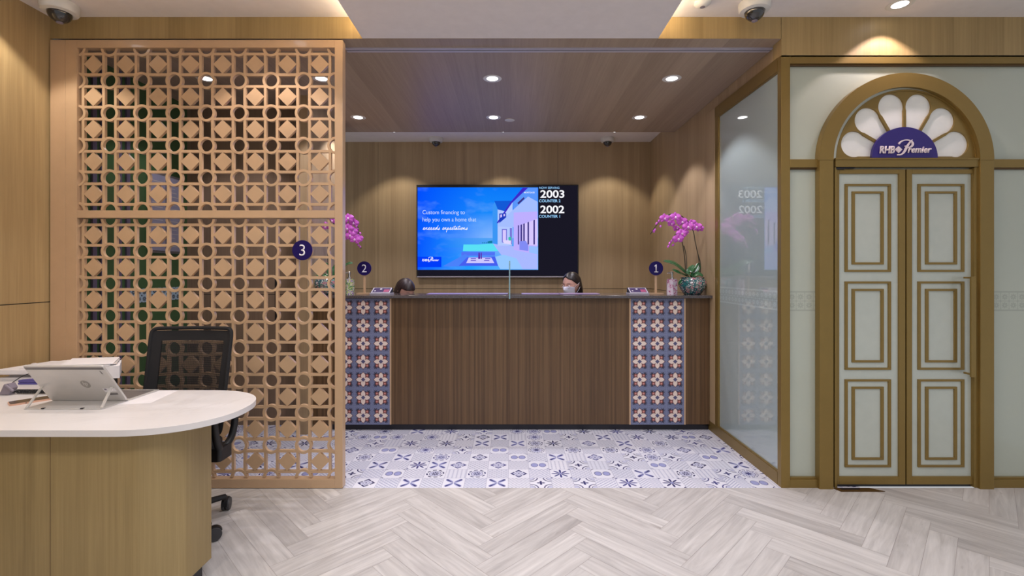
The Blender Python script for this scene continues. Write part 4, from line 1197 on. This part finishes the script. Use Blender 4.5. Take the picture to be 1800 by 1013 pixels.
mb.add([tp_(.812, .33, .005), tp_(.845, .33, .005), tp_(.842, .37, .005), tp_(.81, .37, .005)], [(0, 1, 2, 3)], M['grey_plastic']); mb.build('sticker', tb)
mb = MB(); mb.add([tp_(.84, .18, .0046), tp_(.95, .195, .0046), tp_(.95, .24, .0046), tp_(.83, .235, .0046)], [(0, 1, 2, 3)], M['silver_dark']); mb.add([tp_(.925, .78, .0046), tp_(.94, .78, .0046), tp_(.93, .87, .0046), tp_(.918, .87, .0046)], [(0, 1, 2, 3)], M['silver_dark']); mb.build('vent_slot', tb)
mb = MB()
ll, lr_ = Vector((-.176, -.132, .006)), Vector((.170, -.132, .006))
def bar(a, b, w, t, mat):
    a, b = Vector(a), Vector(b); d = (b-a).normalized(); sx = Vector((1, 0, 0)) if abs(d.x) < .7 else Vector((0, 1, 0)); up = d.cross(sx).normalized(); sx = up.cross(d).normalized()
    vs = [p+sx*i*w/2+up*j*t/2 for p in (a, b) for i, j in ((-1, -1), (1, -1), (1, 1), (-1, 1))]
    mb.add(vs, [(0, 1, 2, 3), (7, 6, 5, 4), (0, 4, 5, 1), (1, 5, 6, 2), (2, 6, 7, 3), (3, 7, 4, 0)], mat)
bar(ll, tp_(.03, .42, .004), .011, .005, M['silver']); mb.build('kickstand_leg', tb); mb = MB(); bar(lr_, tp_(.93, .42, .004), .011, .005, M['silver'])
mb.build('kickstand_leg', tb)
mb = MB(); mb.box(-.182, .176, -.139, -.005, .0006, .005, M['silver']); mb.build('kickstand_plate', tb, .001)
mb = MB()
for x in (-.095, .085): mb.box(x-.006, x+.006, -.141, -.131, .004, .008, M['black'])
mb.build('rubber_foot', tb)
mb = MB(); mb.box(-.184, .184, .004, .21, .0006, .007, M['silver']); mb.box(-.17, .17, .03, .19, .0071, .009, M['silver_dark']); mb.build('keyboard_base', tb, .001)
r = MB().vprism([(-.10, -.10), (.16, -.06), (.12, .19), (-.12, .16)], 0, .0005, M['paper']).build('paper_sheet'); r.location = (-1.90, 2.36, ZT+.0001)
tag(r, 'loose white sheet of paper sticking out from under the laptop keyboard', 'paper')
# phone
ph = empty('mobile_phone', 'rose-gold mobile phone lying face up on the desk behind the kickstand', 'phone', (-2.345, 2.335, ZT)); ph.rotation_euler.z = math.radians(-38)
def rr(w, h, r, n=5):
    out = []
    for cx, cy, a0 in ((w-r, -h+r, -90), (w-r, h-r, 0), (-w+r, h-r, 90), (-w+r, -h+r, 180)):
        for i in range(n+1): a = math.radians(a0+90*i/n); out.append((cx+r*math.cos(a), cy+r*math.sin(a)))
    return out
MB().vprism(rr(.040, .082, .012), 0, .0085, M['rose']).build('body', ph, .002)
MB().vprism(rr(.037, .079, .010), .0086, .0092, M['screen_off']).build('screen', ph)
MB().box(.0398, .0412, -.03, -.024, .003, .006, M['black']).build('side_port', ph)
# paper stacks
ps = empty('paper_box_stack', 'grey-white box of papers on a black tray behind the laptop', 'paper stack', (-2.22, 2.56, ZT))
def pf(pts, z0, z1, mat, name, par, org): return MB().vprism([(a-org[0], b-org[1]) for a, b in pts], z0, z1, mat).build(name, par, .0015)
o_ = (-2.22, 2.56)
pf([(-2.28, 2.50), (-2.09, 2.53), (-2.19, 2.65), (-2.38, 2.62)], 0, .075, M['plastic_black'], 'black_tray', ps, o_)
pf([(-2.30, 2.46), (-2.055, 2.50), (-2.175, 2.66), (-2.42, 2.62)], .076, .142, M['paper'], 'paper_box', ps, o_)
pf([(-2.33, 2.455), (-2.10, 2.49), (-2.20, 2.68), (-2.46, 2.64)], .1425, .146, M['paper'], 'top_sheet', ps, o_)
pf([(-2.27, 2.47), (-2.08, 2.51), (-2.19, 2.67), (-2.40, 2.63)], .1465, .149, M['paper_grey'], 'top_sheet', ps, o_)
pf([(-2.31, 2.46), (-2.09, 2.50), (-2.21, 2.69), (-2.44, 2.65)], .1495, .153, M['paper'], 'top_sheet', ps, o_)
fo = empty('document_stack', 'flat pile of white folders at the left end of the desk', 'document stack', (-2.75, 2.88, ZT)); o_ = (-2.75, 2.88)
pf([(-2.98, 2.77), (-2.93, 3.0), (-2.55, 3.0), (-2.58, 2.78)], 0, .018, M['paper'], 'folder', fo, o_)
pf([(-2.95, 2.80), (-2.90, 3.01), (-2.60, 3.0), (-2.70, 2.82)], .0185, .036, M['paper_grey'], 'folder', fo, o_)
pf([(-2.97, 2.76), (-2.92, 3.02), (-2.58, 3.01), (-2.56, 2.77)], .0365, .044, M['paper'], 'folder', fo, o_)
pf([(-2.99, 2.74), (-2.92, 3.03), (-2.60, 3.02), (-2.50, 2.76)], .0445, .066, M['paper'], 'folder', fo, o_)
pf([(-2.86, 2.77), (-2.84, 3.03), (-2.62, 3.02), (-2.60, 2.78)], .0665, .072, M['paper'], 'folder', fo, o_)
mb = MB(); mb.tube([(-.07+.03*math.cos(a), -.06, .072+.02*math.sin(a)) for a in [PI*i/10 for i in range(11)]], .0022, M['paper'], 6); mb.build('binder_ring', fo)
# coiled cord, clip, stapler
r = empty('coiled_cord', 'black coiled telephone cord with a grey end plug on the desk', 'telephone cord', (-2.53, 2.46, ZT+.001))
pts = [(-.02+.0012*k, .03*k/130, .012+.009*math.sin(k*.9)) for k in range(130)]
pts = [(-.03+.0013*k, .01+.009*math.cos(k*.9), .013+.009*math.sin(k*.9)) for k in range(120)]
MB().tube(pts, .0028, M['mesh_black'], 6).build('coil', r)
MB().tube(catmull([(.12, .01, .013), (.16, .02, .012), (.20, .04, .010), (.24, .06, .004)], 6), .003, M['mesh_black'], 8).build('straight_lead', r)
MB().tube(catmull([(-.03, .01, .013), (-.08, -.01, .01), (-.12, .01, .003), (-.17, .03, .003), (-.20, .01, .003)], 6), .004, M['mesh_black'], 8).build('straight_lead', r)
MB().tube(catmull([(-.06, .0, .05), (-.04, .05, .085), (0, .10, .10), (.05, .14, .10)], 6), .0022, M['mesh_black'], 8).build('lead_loop', r)
mb = MB(); mb.add([(-.10, -.015, 0), (-.05, -.015, 0), (-.035, -.015, .035), (-.05, -.015, .06), (-.075, -.015, .055), (-.10, .02, 0), (-.05, .02, 0), (-.035, .02, .035), (-.05, .02, .06), (-.075, .02, .055)], [(0, 1, 2, 3, 4), (9, 8, 7, 6, 5), (0, 5, 6, 1), (1, 6, 7, 2), (2, 7, 8, 3), (3, 8, 9, 4), (4, 9, 5, 0)], M['grey_plastic']); mb.build('end_plug', r, .003)
mb = MB(); mb.tube([(-.06, -.018, .052), (-.02, -.02, .022)], .006, M['grey_plastic'], 8); mb.build('plug_tail', r)
r = empty('stapler', 'small violet-blue stapler lying behind the laptop lid', 'stapler', (-2.72, 2.69, ZT+.0))
mb = MB(); mb.box(-.05, .08, -.016, .016, 0, .010, M['blue_plastic']); mb.build('base', r, .003)
mb = MB(); mb.add([(-.05, -.014, .011), (.08, -.014, .011), (.08, -.014, .030), (.0, -.014, .029), (-.05, -.014, .024), (-.05, .014, .011), (.08, .014, .011), (.08, .014, .030), (.0, .014, .029), (-.05, .014, .024)], [(0, 1, 2, 3, 4), (9, 8, 7, 6, 5), (0, 5, 6, 1), (1, 6, 7, 2), (2, 7, 8, 3), (3, 8, 9, 4), (4, 9, 5, 0)], M['blue_plastic']); mb.build('arm', r, .003)

# ------------------------------------------------------------------ office chair
def office_chair():
    r = empty('office_chair', 'black mesh-back swivel office chair behind the desk', 'chair', (-1.865, 2.72, 0))
    BP, FB = M['plastic_black'], M['mesh_black']
    def bp(u, v, e=0):  # backrest surface, u -1..1, v 0..1 (bottom..top)
        w = .232+.010*v
        curve = .035*(u*u)
        return Vector((-.002+u*w, .0+.10*v-curve+e, .50+.597*v))
    # frame loop
    pts = []
    for i in range(64):
        a = 2*PI*i/64; c_, s_ = math.cos(a), math.sin(a); e = .11
        u = math.copysign(abs(c_)**e, c_)*.97; v = .5+.5*math.copysign(abs(s_)**e, s_)*.985
        pts.append(bp(u, v))
    MB().tube(pts, .011, FB, 8, True).build('backrest_frame', r)
    mb = MB()   # wide solid fabric border
    def strip(u0, u1, v0, v1, nu, nv, mat):
        vs = [bp(u0+(u1-u0)*i/nu, v0+(v1-v0)*j/nv, -.004) for j in range(nv+1) for i in range(nu+1)]
        vs2 = [p+Vector((0, .006, 0)) for p in vs]; n1 = len(vs); fs = []
        for j in range(nv):
            for i in range(nu):
                a = j*(nu+1)+i; fs += [(a, a+1, a+nu+2, a+nu+1), (n1+a+nu+1, n1+a+nu+2, n1+a+1, n1+a)]
        mb.add(vs+vs2, fs, mat, True)
    strip(-.97, -.73, .03, .97, 3, 8, FB); strip(.78, .97, .03, .97, 3, 8, FB); strip(-.73, .78, .87, .97, 8, 2, FB); strip(-.73, .78, .03, .25, 8, 2, FB)
    mb.build('backrest_border', r)
    mb = MB(); nw = 80
    for k in range(nw):
        v = .25+(.87-.25)*k/nw
        P_ = [bp(-.74+1.53*i/8, v) for i in range(9)]; q2 = .0019
        vs = [];
        for p in P_: vs += [p+Vector((0, 0, -q2)), p+Vector((0, 0, q2))]
        mb.add(vs, [(2*i, 2*i+2, 2*i+3, 2*i+1) for i in range(8)], FB)
    for k in range(36):
        u = -.72+1.48*k/35
        vs = []
        for j in range(5): p = bp(u, .25+.62*j/4, .001); vs += [p+Vector((-.0005, 0, 0)), p+Vector((.0005, 0, 0))]
        mb.add(vs, [(2*i, 2*i+1, 2*i+3, 2*i+2) for i in range(4)], FB)
    mb.build('backrest_mesh', r)
    mb = MB()
    # seat pad
    vs = [];  n = 14; sx, sy = .245, .235
    prof = [(.90, -.035), (1.0, -.02), (1.0, .005), (.94, .025), (.5, .03)]
    for (k, h) in prof:
        for i in range(36):
            a = 2*PI*i/36; c_, s_ = math.cos(a), math.sin(a); e = .42
            vs.append((k*sx*math.copysign(abs(c_)**e, c_), -.20+k*sy*math.copysign(abs(s_)**e, s_), .475+h))
    fs = []
    for k in range(len(prof)-1):
        for i in range(36): fs.append((k*36+i, k*36+(i+1) % 36, (k+1)*36+(i+1) % 36, (k+1)*36+i))
    fs += [tuple(range(35, -1, -1)), tuple(4*36+i for i in range(36))]
    mb.add(vs, fs, FB, True); mb.build('seat', r)
    for s_ in (-1, 1):
        x = s_*.275
        pts = [(s_*.20, -.12, .44), (x, -.13, .45), (x+s_*.012, -.17, .52), (x+s_*.012, -.19, .64), (x, -.13, .655), (x-s_*.004, -.03, .655), (x+s_*.012, .0, .60), (x+s_*.012, -.03, .50), (x, -.08, .45)]
        mb = MB(); mb.tube(catmull(pts, 6), .019, BP, 10); mb.build('armrest_loop', r)
        mb = MB(); mb.vprism([(a+x, b-.10) for a, b in rr(.04, .12, .03)], .665, .69, BP); mb.build('armrest_pad', r, .004)
        mb = MB(); mb.vprism([(a+x-.01*s_, b-.10) for a, b in rr(.035, .06, .02)], .40, .47, BP); mb.build('side_bracket', r, .006)
    mb = MB(); mb.tube(catmull([(0, -.10, .40), (0, .02, .40), (0, .06, .46), (0, .055, .56)], 6), .03, BP); mb.box(-.10, .10, -.28, -.06, .385, .44, BP); mb.build('tilt_mechanism', r)
    bx, by = .0, -.12
    MB().lathe([(.045, .065), (.045, .10), (.028, .11), (.028, .24), (.020, .245), (.020, .39)], (bx, by, 0), BP, 24).build('gas_column', r)
    for k in range(5):
        a = math.radians(57.5+72*k-3); R_ = .285
        ex, ey = bx+R_*math.cos(a), by+R_*math.sin(a)
        mb = MB(); mb.tube([(bx+.03*math.cos(a), by+.03*math.sin(a), .10), (bx+.16*math.cos(a), by+.16*math.sin(a), .098), (ex, ey, .088)], [.026, .020, .016], BP, 8)
        mb.tube([(ex, ey, .092), (ex, ey, .055)], .011, BP, 8)
        leg = mb.build('base_leg', r)
        ca = a+.9; dx, dy = math.cos(ca), math.sin(ca)
        for s_ in (-1, 1):
            mb = MB(); m0 = MB()
            m0.lathe([(.010, -.009), (.034, -.009), (.036, -.004), (.036, .004), (.034, .009), (.010, .009)], (0, 0, 0), M['rubber'], 24, 'x')
            nx, ny = -dy, dx; cx, cy = ex+dx*.022+nx*.012*s_, ey+dy*.022+ny*.012*s_
            vs = [(cx+v[0]*nx-v[1]*ny, cy+v[0]*ny+v[1]*nx, .036+v[2]) for v in m0.v]
            mb.add(vs, m0.f, M['rubber'], True); mb.build('caster_wheel', leg)
        mb = MB(); mb.arc(0, 0, .026, .039, 20, 190, -.013, .013, BP, 14)
        mb.v = [(ex+dx*.022+v[0]*dx-v[1]*dy, ey+dy*.022+v[0]*dy+v[1]*dx, .038+v[2]) for v in mb.v]; mb.build('caster_hood', leg)
office_chair()

# ------------------------------------------------------------------ people behind the counter
def person(loc, label, yaw, pitch, hairmat, mask, glasses, kind):
    """head centre at loc; body seated on a stool, forearms on the inner worktop"""
    hx, hy, hz = loc
    root = empty('person', label, 'person', (hx, hy+.05, 0))
    # body skeleton (root frame: x right, y away from the counter, z up)
    nk = hz-.13
    J = {'pelvis': (0, .16, .60), 'waist': (0, .13, .76), 'chest': (0, .09, nk-.20), 'neckb': (0, .05, nk-.05), 'neck': (0, .02, nk+.02), 'skull': (0, -.03, hz),
         'shl': (-.165, .07, nk-.08), 'ell': (-.22, -.10, nk-.33), 'wrl': (-.10, -.29, .80), 'shr': (.165, .07, nk-.08), 'elr': (.22, -.10, nk-.33), 'wrr': (.10, -.29, .80),
         'hil': (-.09, .14, .58), 'knl': (-.10, -.26, .60), 'anl': (-.10, -.22, .12), 'tol': (-.10, -.34, .05), 'hir': (.09, .14, .58), 'knr': (.10, -.26, .60), 'anr': (.10, -.22, .12), 'tor': (.10, -.34, .05)}
    Rr = {'pelvis': .125, 'waist': .11, 'chest': .125, 'neckb': .07, 'neck': .05, 'skull': .055, 'shl': .055, 'ell': .04, 'wrl': .026, 'shr': .055, 'elr': .04, 'wrr': .026, 'hil': .085, 'knl': .058, 'anl': .038, 'tol': .034, 'hir': .085, 'knr': .058, 'anr': .038, 'tor': .034}
    Ed = [('pelvis', 'waist'), ('waist', 'chest'), ('chest', 'neckb'), ('neckb', 'neck'), ('neck', 'skull'), ('chest', 'shl'), ('shl', 'ell'), ('ell', 'wrl'), ('chest', 'shr'), ('shr', 'elr'), ('elr', 'wrr'), ('pelvis', 'hil'), ('hil', 'knl'), ('knl', 'anl'), ('anl', 'tol'), ('pelvis', 'hir'), ('hir', 'knr'), ('knr', 'anr'), ('anr', 'tor')]
    def skin(verts, edges, rad, rootv, sub=1):
        me = bpy.data.meshes.new('skin'); me.from_pydata(verts, edges, [])
        o = bpy.data.objects.new('skin', me); COL.objects.link(o)
        o.modifiers.new('s', 'SKIN')
        for i, v in enumerate(me.skin_vertices[0].data): v.radius = (rad[i], rad[i]); v.use_root = (i == rootv)
        sb = o.modifiers.new('u', 'SUBSURF'); sb.levels = sb.render_levels = sub
        bpy.context.view_layer.update()
        m = bpy.data.meshes.new_from_object(o.evaluated_get(bpy.context.evaluated_depsgraph_get())); bpy.data.objects.remove(o); return m
    names = list(J)
    bm_ = skin([J[n] for n in names], [(names.index(a), names.index(b)) for a, b in Ed], [Rr[n]*(.93 if n not in ('neck', 'skull') else 1) for n in names], 0)
    parts = [bm_]
    # hands: palm and five bent fingers each
    for s_ in (-1, 1):
        wx, wy, wz = J['wrl'] if s_ < 0 else J['wrr']
        vs = [(wx, wy, wz), (wx, wy-.05, wz-.004)]; ed = [(0, 1)]; rad = [.024, .026]
        for f, (dx, ln) in enumerate(((-.027, .075), (-.009, .088), (.010, .082), (.028, .065))):
            k = len(vs); vs += [(wx+dx, wy-.075, wz), (wx+dx*1.15, wy-.075-ln*.5, wz+.004), (wx+dx*1.2, wy-.075-ln*.95, wz-.016)]
            ed += [(1, k), (k, k+1), (k+1, k+2)]; rad += [.011, .009, .0075]
        k = len(vs); t_ = -s_; vs += [(wx+t_*.03, wy-.035, wz-.004), (wx+t_*.055, wy-.065, wz-.008), (wx+t_*.06, wy-.09, wz-.012)]; ed += [(1, k), (k, k+1), (k+1, k+2)]; rad += [.013, .011, .009]
        parts.append(skin(vs, ed, rad, 0))
    # head
    rot = Matrix.Rotation(yaw, 3, 'Z') @ Matrix.Rotation(pitch, 3, 'X')
    hc = Vector((0, -.05, hz))
    def hp(v): return hc+rot @ Vector(v)
    def head_surface(grow=0, nu=48, nv=36):
        vs, fs = [], []
        for j in range(nv+1):
            ph_ = PI*j/nv
            for i in range(nu):
                th = 2*PI*i/nu
                x, y, z = math.sin(ph_)*math.cos(th), math.sin(ph_)*math.sin(th), math.cos(ph_)
                X_, Y_, Z_ = x*.075, y*.094, z*.112
                if z < 0:            # jaw and chin
                    k = -z; X_ *= 1-.28*k*k; Y_ = Y_*(1-.20*k*k)-(.018*k if y < 0 else 0)
                    if y > 0: Y_ *= 1-.25*k
                if y < 0:            # face relief
                    fx, fz = X_, Z_
                    front = max(0, -y)**2
                    nose = math.exp(-(fx/.012)**2)*math.exp(-((fz+.022)/.020)**2)*.021 + math.exp(-(fx/.009)**2)*math.exp(-((fz-.002)/.020)**2)*.008
                    eye = sum(math.exp(-((fx-s*.031)/.017)**2)*math.exp(-((fz-.008)/.012)**2) for s in (-1, 1))*.007
                    brow = math.exp(-((fz-.030)/.010)**2)*.003
                    mouth = math.exp(-(fx/.022)**2)*(math.exp(-((fz+.052)/.006)**2)*.005+math.exp(-((fz+.064)/.006)**2)*.005-math.exp(-((fz+.058)/.003)**2)*.003)
                    Y_ -= front*(nose-eye+brow+mouth)
                if abs(x) > .8: X_ += math.copysign(1, x)*math.exp(-((Y_-.012)/.014)**2)*math.exp(-((Z_+.005)/.026)**2)*.016   # ears
                g = 1+grow
                vs.append(hp((X_*g, Y_*g, Z_*g)))
        for j in range(nv):
            for i in range(nu): a, b = j*nu+i, j*nu+(i+1) % nu; fs.append((a, a+nu, b+nu, b))
        return vs, fs
    hv, hf = head_surface()
    me = bpy.data.meshes.new('h'); me.from_pydata(hv, [], hf); parts.append(me)
    import bmesh
    bm = bmesh.new()
    for p in parts: bm.from_mesh(p)
    bmesh.ops.recalc_face_normals(bm, faces=bm.faces)
    me = bpy.data.meshes.new('body'); bm.to_mesh(me); bm.free()
    me.materials.append(M['skin'])
    o = bpy.data.objects.new('body', me); COL.objects.link(o); o.parent = root
    rm = o.modifiers.new('remesh', 'REMESH'); rm.mode = 'VOXEL'; rm.voxel_size = .0045; rm.use_smooth_shade = True
    # clothes
    def sub(ns, grow, name, mat):
        idx = {n: i for i, n in enumerate(ns)}
        m = skin([J[n] if not isinstance(n, tuple) else n for n in ns], [(idx[a], idx[b]) for a, b in Ed if a in idx and b in idx], [Rr[n]*1.0+grow for n in ns], 0)
        m.materials.clear(); m.materials.append(mat)
        for p in m.polygons: p.use_smooth = True
        c = bpy.data.objects.new(name, m); COL.objects.link(c); c.parent = root
    sub(['pelvis', 'waist', 'chest', 'neckb', 'shl', 'ell', 'wrl', 'shr', 'elr', 'wrr'], .014, 'blouse', M['cloth_dark'])
    sub(['pelvis', 'hil', 'knl', 'anl', 'hir', 'knr', 'anr'], .016, 'trousers', M['cloth_dark'])
    # hair: a grown head shell that dives under the skin where the face shows
    def hair(kv, grow, fall):
        vs, fs = [], []; nu, nv = 96, 64
        for j in range(nv+1):
            ph_ = PI*j/nv
            for i in range(nu):
                th = 2*PI*i/nu; x, y, z = math.sin(ph_)*math.cos(th), math.sin(ph_)*math.sin(th), math.cos(ph_)
                wob = 1+.010*math.sin(th*23+z*6)+.007*math.sin(th*41+z*3)
                X_, Y_, Z_ = x*.075*grow*wob, y*.094*grow*wob+.010*(1 if y > 0 else y+1), z*.112*(grow-.02)
                back = max(0, y)
                Y_ += .016*back
                if z < 0:
                    k = -z; Z_ -= fall*k; X_ = x*.075*grow*(1+.22*k)*wob; Y_ = y*.094*grow*(1+.1*k)+.01+.026*k+.016*back
                w = kv(x*.075, y*.094, z*.112)/.010+.5; w = max(0, min(1, w)); w = w*w*(3-2*w)
                inn = (x*.058, y*.070+.004, z*.085)
                vs.append(hp((inn[0]+(X_-inn[0])*w, inn[1]+(Y_-inn[1])*w, inn[2]+(Z_-inn[2])*w)))
        for j in range(nv):
            for i in range(nu):
                a, b = j*nu+i, j*nu+(i+1) % nu; fs.append((a, a+nu, b+nu, b))
        return vs, fs
    if kind == 'right':
        def kv(x, y, z):
            front = z-(.084-.50*abs(x+.012)-.9*max(0, y+.055))
            return max(front, y-.020)
        v_, f_ = hair(kv, 1.15, .10)
    else:
        def kv(x, y, z): return max(z-(.050-.2*abs(x)), y+.022)
        v_, f_ = hair(kv, 1.16, .12)
    mb = MB().add(v_, f_, hairmat, True); ho = mb.build('hair', root); _ = ho
    if True:
        # eyes under brows
        mb = MB()
        for s in (-1, 1):
            c = hp((s*.031, -.0785, .005)); mb.lathe([(.0088*math.sin(PI*i/8), -.0088*math.cos(PI*i/8)) for i in range(9)], tuple(c), M['paper'], 14)
            c = hp((s*.031, -.0837, .003)); mb.lathe([(.0045*math.sin(PI*i/8), -.0045*math.cos(PI*i/8)) for i in range(9)], tuple(c), M['hair'], 12)
        mb.build('eyes', root)
        mb = MB()
        for s in (-1, 1): mb.tube([hp((s*(.016+.008*k), -.094+.004*k, .027+.002*math.sin(k))) for k in range(5)], [.0012, .002, .002, .0018, .001], M['hair'], 6)
        mb.build('eyebrows', root)
    if mask:
        vs, fs = [], []; nu, nv = 20, 10
        for j in range(nv+1):
            for i in range(nu+1):
                u = -1+2*i/nu; v = j/nv
                ang = u*1.15; x = .072*math.sin(ang)*(1-.18*(1-v)); y = -.098*math.cos(ang)-.012*math.exp(-(u/.3)**2)*math.sin(PI*v)
                z = -.092+.098*v-.022*u*u*v; y += (1-v)*.006
                vs.append(hp((x*1.10, y*1.06-.004-.022*math.exp(-(u/.22)**2)*max(0, 1-abs(v-.72)/.5), z+.002*math.sin(v*22))))
        for j in range(nv):
            for i in range(nu): a = j*(nu+1)+i; fs.append((a, a+1, a+nu+2, a+nu+1))
        mb = MB().add(vs, fs, M['mask'], True); mo = mb.build('face_mask', root); t_ = mo.modifiers.new('t', 'SOLIDIFY'); t_.thickness = .002
        mb = MB()
        for s in (-1, 1):
            for z0, z1 in ((-.012, .015), (-.085, -.028)):
                mb.tube([hp((s*.070, -.040, z0)), hp((s*.086, -.01, (z0+z1)/2)), hp((s*.090, .018, z1))], .0016, M['mask'], 6)
        mb.build('ear_loops', mo)
    if glasses:
        mb = MB()
        for s in (-1, 1):
            mb.tube([hp((s*.033+.024*math.cos(a), -.101, .004+.018*math.sin(a))) for a in [2*PI*i/24 for i in range(24)]], .0013, M['rose'], 6, True)
            mb.tube([hp((s*.057, -.099, .008)), hp((s*.080, -.06, .008)), hp((s*.088, .012, .004))], .0013, M['rose'], 6)
        mb.tube([hp((-.009, -.101, .006)), hp((0, -.105, .010)), hp((.009, -.101, .006))], .0013, M['rose'], 6)
        mb.build('glasses', root)
    # stool
    st = empty('counter_stool', 'low dark stool under the person %s' % ('in a white mask' if mask else 'with bowed brown hair'), 'stool', (hx, hy+.19, 0))
    MB().lathe([(.17, .42), (.18, .435), (.18, .455), (.16, .47), (0, .474)], (0, 0, 0), M['cloth_dark'], 28).build('seat', st)
    MB().lathe([(.22, 0), (.22, .015), (.03, .03), (.03, .42)], (0, 0, 0), M['chrome'], 28).build('pedestal', st)
person((gx(1004, 4.80), 4.80, 1.292), 'seated person with long black hair, glasses and white face mask behind the counter', math.radians(-42), math.radians(13), M['hair'], True, True, 'right')
person((gx(713, 4.80), 4.80, 1.225), 'seated person with bowed dark brown hair behind the counter left of the television', math.radians(48), math.radians(28), M['hair_brown'], False, False, 'left')
